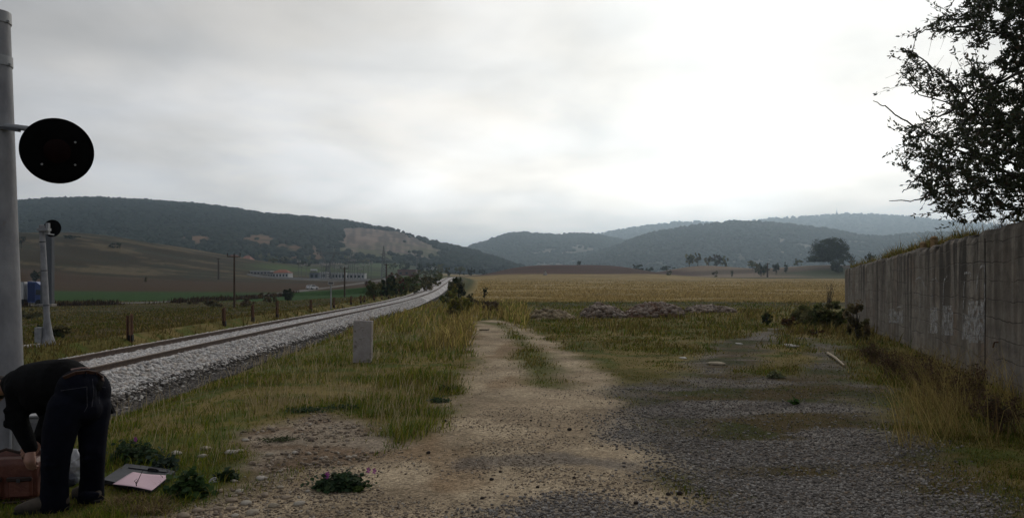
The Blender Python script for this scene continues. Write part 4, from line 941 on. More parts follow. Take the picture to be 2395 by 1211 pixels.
# ---------------------------------------------------------------- foliage
def leaf_cards(P, size, rng, cols, asp=.55, flat_=.0):
    """one leaf-shaped quad per point, turned at random"""
    n = len(P); a = rng.normal(size=(n, 3)); a[:, 2] *= 1-flat_; a /= np.linalg.norm(a, axis=1)[:, None]+1e-9
    b = rng.normal(size=(n, 3)); b -= a*(a*b).sum(1)[:, None]; b /= np.linalg.norm(b, axis=1)[:, None]+1e-9
    s = np.asarray(size).reshape(-1, 1)*(.6+.8*rng.random((n, 1)))
    V = np.stack([P-a*s*.5, P+b*s*asp*.5, P+a*s*.5, P-b*s*asp*.5], 1)
    return V.reshape(-1, 3), np.arange(n*4).reshape(n, 4), np.repeat(cols, 4, 0)
def crown_points(n, lobes, rng, shell=.55):
    """leaf points gathered in clumps inside a set of ellipsoid lobes (centre, radii)"""
    vol = np.array([r[0]*r[1]*r[2] for c, r in lobes]); k = rng.choice(len(lobes), n, p=vol/vol.sum())
    nc = max(12, n//55); kc = rng.choice(len(lobes), nc, p=vol/vol.sum())
    u = rng.normal(size=(nc, 3)); u /= np.linalg.norm(u, axis=1)[:, None]; u *= (shell+(1-shell)*rng.random((nc, 1)))**.6
    C = np.array([l[0] for l in lobes])[kc]+u*np.array([l[1] for l in lobes])[kc]
    R_ = np.array([l[1] for l in lobes])[kc]
    j = rng.integers(0, nc, n); q = rng.normal(size=(n, 3)); q /= np.linalg.norm(q, axis=1)[:, None]
    sz = .18+.34*rng.random(nc)
    return C[j]+q*(rng.random((n, 1))**.5)*R_[j]*sz[j][:, None], j, nc
def base_leaf(b, n): return b.length*2.4/F if n < 1500 else b.length*1.8/F
def tree(name, lab, cat, base, hgt, wid, cols, n=2200, trunk=.25, lobes=None, grp=None, leaf=None, seed=0, stem=True):
    r = np.random.default_rng(500+seed); b = Vector(base)
    t = thing(name, lab, cat, base, grp)
    if lobes is None:
        lobes = [((0, 0, hgt*(trunk+(1-trunk)*.45)), (wid*.36, wid*.36, hgt*(1-trunk)*.44))]
        for k in range(7):
            a = 6.283*k/7+r.random(); q = .55+.3*r.random()
            lobes.append(((math.cos(a)*wid*.26*q*1.3, math.sin(a)*wid*.26*q, hgt*(trunk+(1-trunk)*(.22+.55*r.random()))), (wid*.2*(.8+.5*r.random()), wid*.2, hgt*(1-trunk)*.24*(.8+.4*r.random()))))
    Pp, j, nc = crown_points(n, lobes, r)
    Pp[:, 2] = np.maximum(Pp[:, 2], .02*hgt)
    cc = np.array(cols)[r.integers(0, len(cols), nc)]*(.7+.6*r.random((nc, 1)))
    V, Fq, C = leaf_cards(Pp, leaf or max((hgt+wid)*.5*.085, base_leaf(b, n)), r, cc[j]*(.8+.4*r.random((n, 1))), .7)
    np_obj('crown' if trunk > .02 else 'foliage', V, None, Fq, LEAFM(), C, t)
    if stem:
        m = MB(); tr = max(.05, hgt*.022); th_ = hgt*max(trunk, .12)
        m.tube([b-Vector((0, 0, .2)), b+Vector((0, 0, th_*.6)), b+Vector((.02*hgt, 0, th_*1.3)), b+Vector((0, 0, hgt*.72))], [tr*1.4, tr, tr*.8, tr*.2], 7)
        for c, rr_ in lobes[1:6]:
            p0 = b+Vector((.01*hgt, 0, th_*(.8+.4*r.random()))); m.tube([p0, p0.lerp(b+Vector(c), .5)+Vector((0, 0, .04*hgt)), b+Vector(c)], [tr*.55, tr*.35, tr*.1], 5)
        m.build('trunk' if trunk > .02 else 'stems', BARK(), t)
    return t
DK = [(.034, .048, .022), (.045, .06, .026), (.026, .038, .02)]
MID = [(.11, .125, .045), (.08, .105, .038), (.14, .135, .05)]
YEL = [(.26, .24, .05), (.19, .20, .045), (.30, .24, .07)]
RED = [(.16, .06, .04), (.12, .06, .04), (.10, .07, .045)]
BRN = [(.14, .10, .055), (.11, .08, .045), (.09, .08, .04)]
OLV = [(.14, .13, .06), (.17, .145, .065), (.11, .11, .055)]
def T(name, lab, px, Y, wpx, hpx, cols, n=900, trunk=.2, grp=None, seed=0, cat=None, **k):
    g0 = col_at(px, Y); f = Y/F
    return tree(name, lab, cat or ('tree' if trunk > .02 else 'bush'), g0, hpx*f, wpx*f, cols, n, trunk, grp=grp, seed=seed, **k)
# big dark tree on the knoll, in broad lobes
gb = col_at(1938, 400); f = 400/F
LB = [((0, 0, 26*f), (27*f, 26*f, 24*f)), ((-20*f, 0, 14*f), (24*f, 20*f, 14*f)), ((12*f, 3*f, 36*f), (22*f, 20*f, 20*f)), ((-6*f, 0, 38*f), (22*f, 20*f, 17*f)), ((24*f, 0, 20*f), (22*f, 20*f, 16*f)), ((-34*f, 0, 8*f), (14*f, 14*f, 10*f)), ((33*f, 0, 6*f), (16*f, 14*f, 12*f)), ((2*f, -12*f, 12*f), (30*f, 14*f, 12*f))]
gb[2] = H+(HY-613)/F*400
LB = [((c[0]*1.22, c[1], c[2]), (r_[0]*1.2, r_[1]*1.1, r_[2])) for c, r_ in LB]
tree('broad_tree', 'large broad dark tree on the knoll just past the end of the wall', 'tree', gb, 62*f, 96*f, DK, 15000, .10, LB, seed=1, leaf=.62)
FT = 'trees beyond the stubble field'
T('roundish_tree', 'leafy tree first of the pair of clumps on the fallow knoll', 1612, 470, 30, 34, MID, 1500, .18, FT, 2)
T('roundish_tree', 'paler leafy tree touching the first clump on the fallow knoll', 1632, 475, 20, 33, OLV, 1000, .18, FT, 3)
T('roundish_tree', 'olive tree at the near side of the second clump on the knoll', 1657, 480, 24, 27, OLV, 1000, .12, FT, 4)
T('roundish_tree', 'rust tinged tree in the middle of the second clump on the knoll', 1676, 478, 28, 33, [(.07, .055, .03), (.05, .055, .025)], 1200, .12, FT, 5)
T('roundish_tree', 'grey green tree at the far side of the second clump on the knoll', 1696, 482, 22, 31, MID, 1000, .12, FT, 6)
T('hedgerow_tree', 'dark tree on the skyline of the ploughed rise', 1353, 446, 15, 10, DK, 700, .04, None, 7)
T('hedgerow_bush', 'wide dark bush at the far end of the ploughed rise', 1492, 480, 34, 20, DK, 1300, .0, FT, 8)
T('hedgerow_bush', 'low dark hedge bush beside the wide one past the ploughed rise', 1520, 500, 26, 14, DK, 800, .0, FT, 9)
T('hedgerow_bush', 'dark hedge bush below the fallow knoll', 1560, 505, 40, 12, DK, 900, .0, FT, 10)
T('field_bush', 'small round bush on the edge of the stubble field', 1563, 330, 17, 15, MID, 700, .0, None, 11)
T('field_bush', 'thin bush on the fallow ground below the second clump', 1674, 345, 18, 17, OLV, 600, .0, None, 12)
T('field_bush', 'slim bush on the fallow ground by the gap between knolls', 1712, 350, 8, 18, OLV, 400, .05, None, 13)
T('valley_tree', 'bushy dark tree in the gap between the two knolls', 1780, 360, 34, 40, OLV+DK, 1800, .06, FT, 14)
T('valley_tree', 'dark little tree beside the tiny power pole', 1815, 375, 18, 30, DK, 900, .1, FT, 15)
T('valley_tree', 'slim dark tree at the foot of the second knoll', 1838, 385, 10, 26, DK, 500, .1, FT, 16)
T('valley_tree', 'bluish tree row end on top of the second knoll', 1866, 440, 30, 20, MID, 800, .05, FT, 17)
T('valley_tree', 'low bushy tree before the tiny power pole', 1760, 420, 40, 22, MID, 900, .03, FT, 18)
T('knoll_bush', 'dark bush under the broad tree beside the wall end', 1960, 365, 44, 34, DK, 1600, .0, FT, 19)
T('valley_tree', 'brownish small tree beside the broad dark tree', 1992, 380, 16, 34, BRN, 700, .15, FT, 20)
T('valley_tree', 'dark open tree showing over the wall top', 2036, 260, 34, 62, DK, 1500, .3, FT, 21)
# trees where the rails vanish and along the foot of the quarry
ET = 'trees at the foot of the long hill'
for k, (px, Y, w_, h_, c, lb) in enumerate([(985, 560, 28, 34, DK, 'dark tree left of the rails below the white roofed house'), (1008, 545, 30, 38, DK, 'taller dark tree below the white roofed house'), (1030, 600, 26, 30, MID, 'green tree right below the hillside house'), (1048, 420, 18, 26, MID, 'bright green tree at the point where the rails vanish'), (1075, 560, 34, 26, MID, 'bushy tree just past where the rails vanish'), (1102, 590, 22, 22, DK, 'dark small tree at the start of the ploughed rise'), (1130, 620, 26, 16, DK, 'low dark tree behind the start of the ploughed rise'), (1168, 610, 14, 13, DK, 'small round tree on the edge of the ploughed rise'), (945, 640, 40, 26, DK, 'dark wood edge tree below the quarry face'), (920, 660, 26, 22, MID, 'tree below the quarry beside the slender pylon'), (1015, 380, 40, 26, MID, 'broad green tree just left of the vanishing rails'), (985, 350, 44, 22, OLV, 'olive bushy tree among those left of the vanishing rails')]):
    T('valley_edge_tree', lb, px, Y, w_, h_, c, 900, .06, ET, 30+k)
VT = 'trees round the farm and substation'
for k, (px, Y, w_, h_, c, lb) in enumerate([(640, 560, 34, 16, MID, 'tree clump behind the red roofed substation building'), (662, 600, 26, 18, DK, 'dark tree behind the red roofed substation building'), (712, 580, 46, 12, DK, 'low dark hedge behind the transformer block'), (606, 860, 30, 26, MID, 'pale tree beside the farmhouses'), (632, 840, 36, 28, MID, 'broad tree on the slope past the farmhouses'), (668, 850, 34, 22, OLV, 'olive tree on the slope above the substation'), (700, 860, 30, 20, DK, 'dark tree on the slope above the transformer block'), (725, 840, 24, 22, MID, 'tree left of the big V headed pylon'), (500, 850, 30, 22, DK, 'dark tree behind the greenhouse'), (455, 870, 34, 20, MID, 'tree at the foot of the forest beyond the grassy hill'), (810, 830, 24, 26, MID, 'poplar like tree below the green quarry floor'), (830, 850, 22, 24, DK, 'dark poplar like tree below the green quarry floor'), (850, 820, 40, 16, OLV, 'low olive tree by the quarry road')]):
    T('slope_tree', lb, px, Y, w_, h_, c, 700, .06, VT, 50+k)
# hill trees on the left
T('hill_tree', 'dark round tree on the grassy hill beside the slim signal post', 84, 300, 27, 32, DK, 1300, .14, None, 70)
T('hill_tree', 'bare looking tree on the skyline of the grassy hill by the tall pole', 50, 430, 24, 34, BRN+DK, 600, .3, None, 71)
T('hill_bush', 'low dark bush on the shoulder of the grassy hill', 268, 470, 34, 12, DK, 600, .0, 'bushes on the grassy hill', 72)
T('hill_bush', 'dark bush near the crest of the grassy hill', 170, 480, 46, 10, DK, 600, .0, 'bushes on the grassy hill', 73)
T('hill_bush', 'small upright bush halfway down the grassy hill', 341, 330, 6, 14, OLV, 300, .0, 'bushes on the grassy hill', 74)
# shrubs along the road and the rails
RS = 'shrubs along the road and the railway'
def B(px, py, w_, h_, c, lb, n=1400, seed=0, lo=30, hi=260, grp=RS, name='roadside_shrub', **k):
    g0 = ground(px, py, lo, hi); f = g0[1]/F
    return tree(name, lb, 'bush', g0, h_*f, w_*f, c, n, .0, grp=grp, seed=seed, **k)
B(672, 703, 34, 32, DK, 'round dark green bush beside the road below the substation', 2200, 80)
B(576, 718, 44, 24, BRN, 'brown shrub behind the tall dark power pole', 1200, 81)
B(500, 720, 60, 20, BRN+OLV, 'wide brown shrub before the tall dark power pole', 1400, 82)
B(625, 708, 50, 24, BRN, 'brown weedy shrub between pole and round dark bush', 1200, 83)
B(452, 712, 30, 14, BRN, 'low brown shrub at the near road edge', 700, 84)
B(860, 676, 26, 16, RED+OLV, 'dark reddish round shrub in front of the substation hall', 900, 85)
B(840, 668, 24, 10, OLV, 'low olive shrub at the substation corner', 600, 86)
GB = 'bushes beside the curve of the rails'
B(872, 697, 50, 40, MID, 'green leafy bush at the near end of the row beside the rails', 2200, 90, grp=GB, name='trackside_bush')
B(905, 694, 56, 48, MID+DK, 'tallest green bush of the row beside the rails', 2600, 91, grp=GB, name='trackside_bush')
B(938, 690, 54, 46, MID+RED[:1], 'green bush with a reddish top in the row beside the rails', 2200, 92, grp=GB, name='trackside_bush')
B(968, 686, 50, 44, MID, 'green bush past the reddish one beside the rails', 2000, 93, grp=GB, name='trackside_bush')
B(998, 680, 46, 38, OLV, 'olive bush where the rails start to bend', 1600, 94, grp=GB, name='trackside_bush')
B(1020, 668, 40, 30, MID, 'last green bush before the rails vanish', 1300, 95, grp=GB, name='trackside_bush')
B(920, 665, 44, 28, RED, 'rust red shrub rising behind the green row', 1300, 96, grp=GB, name='trackside_bush')
B(968, 662, 36, 22, RED, 'second rust red shrub behind the green row', 1000, 97, grp=GB, name='trackside_bush')
B(1058, 705, 32, 40, MID+YEL, 'yellow green bush at the head of the dirt track beside the ballast', 2600, 100, lo=20, grp=None, name='track_bush')
B(1072, 700, 40, 52, OLV+DK, 'dark brownish bush behind the yellow green ones at the track head', 2800, 101, lo=20, grp=None, name='track_bush')
B(1086, 735, 44, 42, YEL, 'bright yellow green bush closest to the bend of the dirt track', 3000, 102, lo=20, grp=None, name='track_bush')
B(1056, 680, 22, 30, OLV, 'farther olive bush close to where the rails vanish', 1200, 103, lo=30, grp=None, name='track_bush')
B(1133, 698, 16, 26, DK, 'little dark leafy shrub at the corner of the stubble field', 900, 105, lo=20, grp=None, name='track_bush')
B(1150, 735, 46, 34, [(.17, .12, .07), (.14, .10, .06), (.20, .15, .09)], 'pale dry shrub right of the track bend', 2200, 106, lo=20, grp=None, name='dry_shrub')
B(1120, 722, 40, 26, [(.15, .11, .06), (.11, .085, .045)], 'brown dry shrub right behind the track bend', 1600, 107, lo=20, grp=None, name='dry_shrub')
B(1064, 742, 46, 50, OLV+YEL, 'ragged olive bush in the tall grass left of the track bend', 2600, 108, lo=20, grp=None, name='track_bush')
B(1046, 716, 36, 40, YEL+MID, 'loose yellow green bush on the verge beside the ballast edge', 2000, 109, lo=20, grp=None, name='track_bush')
B(1100, 716, 26, 30, OLV, 'small olive bush between the track bend and the field', 1300, 118, lo=20, grp=None, name='track_bush')
WB = 'bushes at the end of the wall'
B(1793, 760, 32, 32, DK+MID, 'compact round green bush before the wall end', 2200, 110, lo=15, grp=WB, name='wall_bush')
B(1930, 768, 118, 62, [(.15, .16, .055), (.11, .13, .045), (.18, .165, .07)], 'wide dark green bush at the wall end', 3600, 111, lo=15, grp=WB, name='wall_bush')
B(1880, 755, 70, 40, [(.19, .17, .065), (.15, .15, .055)], 'olive bush between the round bush and the wall end', 2400, 112, lo=15, grp=WB, name='wall_bush')
B(2004, 795, 62, 92, [(.16, .135, .07), (.13, .12, .055), (.20, .15, .085)], 'dark ragged bush leaning against the wall face', 1700, 113, lo=15, grp=WB, name='wall_bush')
B(1846, 768, 46, 30, [(.15, .07, .03), (.12, .075, .035)], 'rust orange weedy bush in front of the wall end', 1500, 114, lo=15, grp=WB, name='wall_bush')
B(1910, 785, 40, 20, [(.14, .07, .03), (.10, .075, .035)], 'low rusty weed clump below the wide dark bush', 900, 115, lo=15, grp=WB, name='wall_bush')
B(118, 790, 90, 34, DK+OLV, 'dark low bush in the meadow right behind the signal plinth', 2200, 116, lo=20, grp=None, name='meadow_bush')
B(70, 745, 60, 26, OLV, 'olive scrub in the meadow beside the tall pole', 1200, 117, lo=20, grp=None, name='meadow_bush')
# bare shrub by the wall end
bs = ground(1938, 733, 15, 60); t = thing('bare_shrub', 'leafless shrub of thin upright twigs standing against the stubble field by the wall', 'bush', bs)
r = np.random.default_rng(77); m = MB(); f = bs[1]/F
for k in range(13):
    a = r.random()*6.283; tip = Vector(bs)+Vector((math.cos(a)*20*f*r.random()+4*f, math.sin(a)*.3, (45+32*r.random())*f)); mid = Vector(bs).lerp(tip, .5)+Vector((.05*(r.random()-.5), 0, .06))
    m.tube([Vector(bs), mid, tip], [.018, .012, .004], 5)
    for q in range(4): p = mid.lerp(tip, r.random()); m.tube([p, p+Vector((.12*(r.random()-.5)*2, .1*(r.random()-.5), .18*r.random()+.05))], [.006, .003], 4)
m.build('twigs', BARK(), t)
BW = 'dead brown weeds along the wall foot'
DB = [(.10, .06, .038), (.075, .048, .03), (.13, .085, .05), (.06, .055, .028)]
for k, (px, py, w_, h_, lb) in enumerate([(2095, 885, 90, 70, 'dead brown weed clump at the wall foot before the second painted letters'), (2170, 925, 120, 100, 'tall dead brown weed clump at the middle of the wall foot'), (2255, 960, 120, 110, 'tallest dead brown weed clump at the wall foot by the straw stalks'), (2045, 850, 60, 46, 'low brown weed clump at the wall foot beside the ragged bush'), (2345, 1010, 90, 90, 'dead brown weeds between the straw stalks and the near wall face')]):
    g0 = ground(px, py, 6, 30); f = g0[1]/F; t = thing('dead_weeds_clump', lb, 'weeds', g0, BW); rr_ = np.random.default_rng(880+k); m = MB(); P = []
    for q in range(46):
        a = rr_.random()*6.283; s = rr_.random()**.7; b0_ = Vector(g0)+Vector((math.cos(a)*w_*f*.35*s, math.sin(a)*w_*f*.25*s, -.02)); tip = b0_+Vector((.10*rr_.normal()-.06, .10*rr_.normal(), h_*f*(.45+.6*rr_.random()))); md_ = b0_.lerp(tip, .5)+Vector((.02*rr_.normal(), 0, .02))
        m.tube([b0_, md_, tip], [.004, .003, .0015], 3)
        for e in range(5):
            p = md_.lerp(tip, rr_.random()); e1 = p+Vector((.07*rr_.normal(), .07*rr_.normal(), .05*rr_.random()+.02)); m.tube([p, e1], [.002, .001], 3); P += [np.array(p.lerp(e1, rr_.random()))-np.array(g0)+.02*rr_.normal(size=3) for _ in range(5)]
    m.build('stems', material('dead_twig', (.10, .06, .045), (.16, .10, .07), rough=.9), t)
    P = np.array(P); V, Fq, C = leaf_cards(P, .026, rr_, np.array(DB)[rr_.integers(0, 4, len(P))], .6); np_obj('seed_heads', V, None, Fq, LEAFM(), C, t)
print('foliage', time.time()-T0)
# ---------------------------------------------------------------- concrete wall
WN = math.hypot(1, WK); WDIR = Vector((WK, 1, 0))/WN; WNRM = Vector((-1, WK, 0))/WN
def on_wall(px, py, proud=.0):
    Y = (WX0-WK*WY0)/((px-CX)/F-WK); p = P3(px, py, Y); return p+WNRM*proud
def wall_material():
    m = bpy.data.materials.new('stained_concrete'); m.use_nodes = True; nt = m.node_tree; N, L = nt.nodes, nt.links
    b = N['Principled BSDF']; b.inputs['Roughness'].default_value = .92; b.inputs['Specular IOR Level'].default_value = .15
    tc = N.new('ShaderNodeTexCoord')
    def noise(sc, st, d=6, r=.6):
        mp = N.new('ShaderNodeMapping'); mp.inputs['Scale'].default_value = st; L.new(tc.outputs['Object'], mp.inputs[0])
        x = N.new('ShaderNodeTexNoise'); x.inputs['Scale'].default_value = sc; x.inputs['Detail'].default_value = d; x.inputs['Roughness'].default_value = r; L.new(mp.outputs[0], x.inputs['Vector']); return x.outputs['Fac']
    def rng_(v, a, b_, lo=0., hi=1.):
        x = N.new('ShaderNodeMapRange'); x.inputs['From Min'].default_value = a; x.inputs['From Max'].default_value = b_; x.inputs['To Min'].default_value = lo; x.inputs['To Max'].default_value = hi; L.new(v, x.inputs['Value']); return x.outputs[0]
    def mix(f, a, c):
        x = N.new('ShaderNodeMix'); x.data_type = 'RGBA'; L.new(f, x.inputs[0])
        for k, q in ((6, a), (7, c)):
            if isinstance(q, tuple): x.inputs[k].default_value = (*q, 1)
            else: L.new(q, x.inputs[k])
        return x.outputs[2]
    def math_(op, a, c):
        x = N.new('ShaderNodeMath'); x.operation = op
        for k, q in ((0, a), (1, c)):
            if isinstance(q, (int, float)): x.inputs[k].default_value = q
            else: L.new(q, x.inputs[k])
        return x.outputs[0]
    c = mix(rng_(noise(1.2, (1, 1, 1), 8), .35, .65), (.175, .150, .122), (.285, .255, .215))
    c = mix(rng_(noise(.8, (1, 1, .8), 6), .5, .66), c, (.20, .15, .112))
    c = mix(rng_(noise(3.2, (1, 1, 1.3), 9, .72), .46, .62, 0, .75), c, (.105, .088, .072))
    sp = N.new('ShaderNodeSeparateXYZ'); L.new(tc.outputs['Object'], sp.inputs[0])
    # rain stains running down from the top
    hgt = rng_(math_('ADD', sp.outputs['Z'], math_('MULTIPLY', noise(.9, (1, 1, .5), 3), 1.2)), .5, 2.5, .30, 1.0)
    s1 = math_('MULTIPLY', math_('MULTIPLY', rng_(noise(.33, (1, 1, .3), 3), .34, .56, .15, 1.0), rng_(noise(2.6, (1, 1, .13), 6, .7), .42, .54)), hgt)
    c = mix(math_('MULTIPLY', s1, .96), c, (.035, .029, .024))
    s2 = rng_(noise(5.5, (1, 1, .11), 6, .7), .52, .66)
    c = mix(math_('MULTIPLY', s2, .16), c, (.085, .07, .06))
    s3 = rng_(noise(3.1, (1, 1, .07), 4, .6), .58, .68); c = mix(math_('MULTIPLY', s3, .15), c, (.30, .275, .25))
    # board marks left by the formwork
    zw = math_('ADD', sp.outputs['Z'], math_('MULTIPLY', noise(.7, (1, 1, 1), 4), .30))
    fr = math_('FRACT', math_('DIVIDE', zw, .295), 0); ln = rng_(math_('ABSOLUTE', math_('SUBTRACT', fr, .5), 0), .462, .485)
    lm = math_('MULTIPLY', ln, rng_(noise(.9, (1, 1, 3), 6, .7), .40, .54)); c = mix(math_('MULTIPLY', lm, .9), c, (.06, .05, .043))
    L.new(c, b.inputs['Base Color'])
    h = math_('ADD', math_('MULTIPLY', noise(22, (1, 1, 1), 8), .6), math_('MULTIPLY', lm, -.7))
    bm = N.new('ShaderNodeBump'); bm.inputs['Strength'].default_value = .6; bm.inputs['Distance'].default_value = .02; L.new(h, bm.inputs['Height']); L.new(bm.outputs[0], b.inputs['Normal'])
    return m
WALLM = wall_material()
w0 = Vector((WX0, WY0, 0)); u0, u1 = -7.2, 24.1
wt = thing('concrete_wall', 'long stained concrete wall with faded white graffiti running away along the yard', 'wall', w0, rz=math.atan2(WDIR.y, WDIR.x))
us = np.linspace(u0, u1, 420); prof_v = [(0.0, -.4), (0.0, .6), (0.0, 1.3), (0.0, 2.0), (0.0, 2.36), (-.03, 2.43), (-.17, 2.45), (-.33, 2.42), (-.36, 2.3), (-.36, -.4)]
V = []
for u in us:
    tp = -.012*max(0, u-2)+.09*(fbm(u*1.3, 0.0, 301)-.5)+.07*(fbm(u*6, 1.0, 302)-.5)-.10*float(smooth(.66, .74, fbm(u*2.2, 5.0, 304)))
    for k, (v, z) in enumerate(prof_v):
        dz = tp*(1 if 4 <= k <= 8 else 0); V.append((u, v+(.012*(fbm(u*.8, z*.8, 303)-.5) if 0 < k < 5 else 0), z+dz))
n = len(prof_v); Fq = [(i*n+k, (i+1)*n+k, (i+1)*n+(k+1) % n, i*n+(k+1) % n) for i in range(len(us)-1) for k in range(n)]
mbw = MB(); mbw.v = V; mbw.f = Fq+[tuple(range(n)), tuple((len(us)-1)*n+k for k in range(n-1, -1, -1))]
me = bpy.data.meshes.new('masonry'); me.from_pydata(V, [], mbw.f); me.update(); me.materials.append(WALLM); link(bpy.data.objects.new('masonry', me), wt)
def wl_(p):
    """world point -> wall frame"""
    q = Vector(p)-w0; return (q.dot(WDIR), q.dot(WNRM), q.z)
def wall_part(name, mat, mb):
    me = bpy.data.meshes.new(name); me.from_pydata([wl_(p) for p in mb.v], [], mb.f); me.update(); me.materials.append(mat); return link(bpy.data.objects.new(name, me), wt)
JM = material('joint_shadow_gap', (.03, .026, .022), (.055, .045, .04), rough=1, scale=9)
for px, wv in ((2131, .045), (2304, .03), (2052, .025)):
    pts = [on_wall(px, HY, .004)+Vector((0, 0, z-H))+WDIR*(.02*(fbm(z*2, px*1.0, 311)-.5)) for z in np.linspace(.1, 2.3, 14)]
    m = MB()
    for a, b in zip(pts, pts[1:]): m.bar(a, b, wv, .008, up=WNRM)
    wall_part('expansion_joint', JM, m)
PAINT = bpy.data.materials.new('worn_white_paint'); PAINT.use_nodes = True; nt = PAINT.node_tree
b = nt.nodes['Principled BSDF']; b.inputs['Base Color'].default_value = (.50, .49, .48, 1); b.inputs['Roughness'].default_value = .9
tx = nt.nodes.new('ShaderNodeTexNoise'); tx.inputs['Scale'].default_value = 7; tx.inputs['Detail'].default_value = 9; tx.inputs['Roughness'].default_value = .72
tcn = nt.nodes.new('ShaderNodeTexCoord'); nt.links.new(tcn.outputs['Object'], tx.inputs['Vector'])
mr = nt.nodes.new('ShaderNodeMapRange'); mr.inputs['From Min'].default_value = .44; mr.inputs['From Max'].default_value = .66; mr.inputs['To Max'].default_value = .75; nt.links.new(tx.outputs['Fac'], mr.inputs['Value']); nt.links.new(mr.outputs[0], b.inputs['Alpha'])
ZX = lambda zx, zy: (1940+zx/2.752, 500+zy/2.752)
STR = [[[(340, 690), (342, 560)], [(385, 695), (385, 618), (420, 616), (422, 695), (385, 695)], [(440, 700), (440, 596), (475, 600), (476, 700)], [(395, 655), (420, 655)]],
       [[(557, 762), (558, 430), (574, 407), (600, 415), (612, 455), (626, 500)], [(584, 720), (588, 440)]],
       [[(640, 625), (641, 772)], [(664, 560), (661, 430), (688, 413), (701, 440)]],
       [[(729, 782), (732, 600), (740, 430), (760, 402)], [(790, 782), (797, 420)], [(731, 690), (790, 690)]],
       [[(859, 802), (864, 640), (874, 380), (911, 378), (906, 520)], [(859, 802), (905, 800)]],
       [[(945, 512), (962, 390), (976, 342), (1001, 332), (1004, 560), (990, 832)], [(940, 792), (940, 640), (990, 640)], [(945, 720), (990, 720)]]]
for letter in STR:
    m = MB()
    for line in letter:
        for a, b_ in zip(line, line[1:]): m.bar(on_wall(*ZX(*a), proud=.010), on_wall(*ZX(*b_), proud=.010), .045, .002, up=WNRM)
    wall_part('painted_letter', PAINT, m)
for a, b_ in (((895, 560), (1002, 830)), ((733, 590), (800, 782)), ((388, 625), (478, 702)), ((862, 640), (908, 800)), ((650, 600), (700, 770))):
    m = MB(); q = [on_wall(*ZX(x, y), proud=.007) for x, y in ((a[0], a[1]), (b_[0], a[1]), (b_[0], b_[1]), (a[0], b_[1]))]; m.prism(q, WNRM*.001); wall_part('whitewash_patch', PAINT, m)
m = MB(); m.tube([on_wall(2335, 800, .0), on_wall(2335, 800, .05), on_wall(2333, 812, .06)], .012, 6); wall_part('iron_pin', RUSTM, m)
# earth bank behind the wall
bu = np.linspace(u0, u1+1.5, 120); bw = np.concatenate([np.linspace(.30, 4, 24), np.linspace(4.6, 13, 16)])
BU, BW = np.meshgrid(bu, bw, indexing='ij')
XX = w0.x+BU*WDIR.x-BW*WNRM.x; YY = w0.y+BU*WDIR.y-BW*WNRM.y
ZZ = (2.43-.012*np.maximum(BU, 0)+.40*smooth(.3, 2.0, BW)*smooth(6, 20, BU)+.25*(fbm(BU*.5, BW*.5, 321)-.5))*smooth(13, 3.5, BW)*smooth(u1+1.4, u1-.2, BU)+gz(XX, YY)*0-.05
ZZ = np.where(BU > u1-.1, np.minimum(ZZ, 2.0), ZZ)
def bankcol(X, Y):
    n = fbm(X*.9, Y*.9, 331); return mixc(np.zeros(X.shape+(3,))+np.array([.15, .115, .06]), [.09, .08, .04], smooth(.4, .65, n)), np.zeros(X.shape)
sheet('earth_bank', XX, YY, ZZ, GMAT, colfn=bankcol)
def bank_z(u, w): return 2.43-.012*np.maximum(u, 0)+.40*smooth(.3, 2.0, w)*smooth(6, 20, u)+.25*(fbm(u*.5, w*.5, 321)-.5)-.06
n = 26000; u = -2+rng.random(n)*(u1+2); wv = .26+rng.random(n)**2.2*3.0
X = w0.x+u*WDIR.x-wv*WNRM.x; Y = w0.y+u*WDIR.y-wv*WNRM.y; k = smooth(.35, .6, fbm(u*.7, wv*.7, 341))
h = (.05+.12*rng.random(n))*(1+k*1.3); tl = rng.random(n) < .10*k; h = np.where(tl, h+.10+.28*rng.random(n), h)
blades('bank_grass', 'dry straw grass along the top of the concrete wall', X, Y, h, np.where(tl, .008, .014)+.0004*Y, tint(n, .75, .35)*.9, .6, Z=bank_z(u, wv))
# dead twiggy plants over the wall top
for i, (px, py, w_, hh, lb) in enumerate([(2100, 590, 40, 34, 'thin dead weed with bare twigs on the wall top beside the ochre stubs'), (2180, 560, 46, 40, 'dead weed with bare twigs behind the ochre stubs'), (2235, 548, 54, 48, 'bushy reddish dead twigs on the wall top under the hanging tree'), (2290, 540, 50, 36, 'dark dead twigs on the wall top deepest under the tree'), (2060, 600, 30, 24, 'small dead weed near the far end of the wall top')]):
    q = on_wall(px, py); uu = (q-w0).dot(WDIR); base = w0+WDIR*uu-WNRM*.75; base.z = float(bank_z(uu, .75)); f = base.y/F
    t = thing('dead_weed', lb, 'weed', base, 'dead weeds on the wall top'); m = MB(); r = np.random.default_rng(700+i)
    for k in range(44):
        a = r.random()*6.283; s = r.random(); tip = base+Vector((math.cos(a)*w_*f*.5*s, math.sin(a)*.25*s, hh*f*(.45+.7*r.random()))); mid = base.lerp(tip, .5)+Vector((0, 0, .03))
        m.tube([base+Vector((.1*(r.random()-.5), .1*(r.random()-.5), -.03)), mid, tip], [.006, .004, .002], 4)
        for q_ in range(4):
            p = mid.lerp(tip, r.random()); m.tube([p, p+Vector((.11*(r.random()-.5), .08*(r.random()-.5), .08*r.random()+.02))], [.003, .0015], 3)
    m.build('twigs', material('dead_twig', (.10, .06, .045), (.16, .10, .07), rough=.9), t)
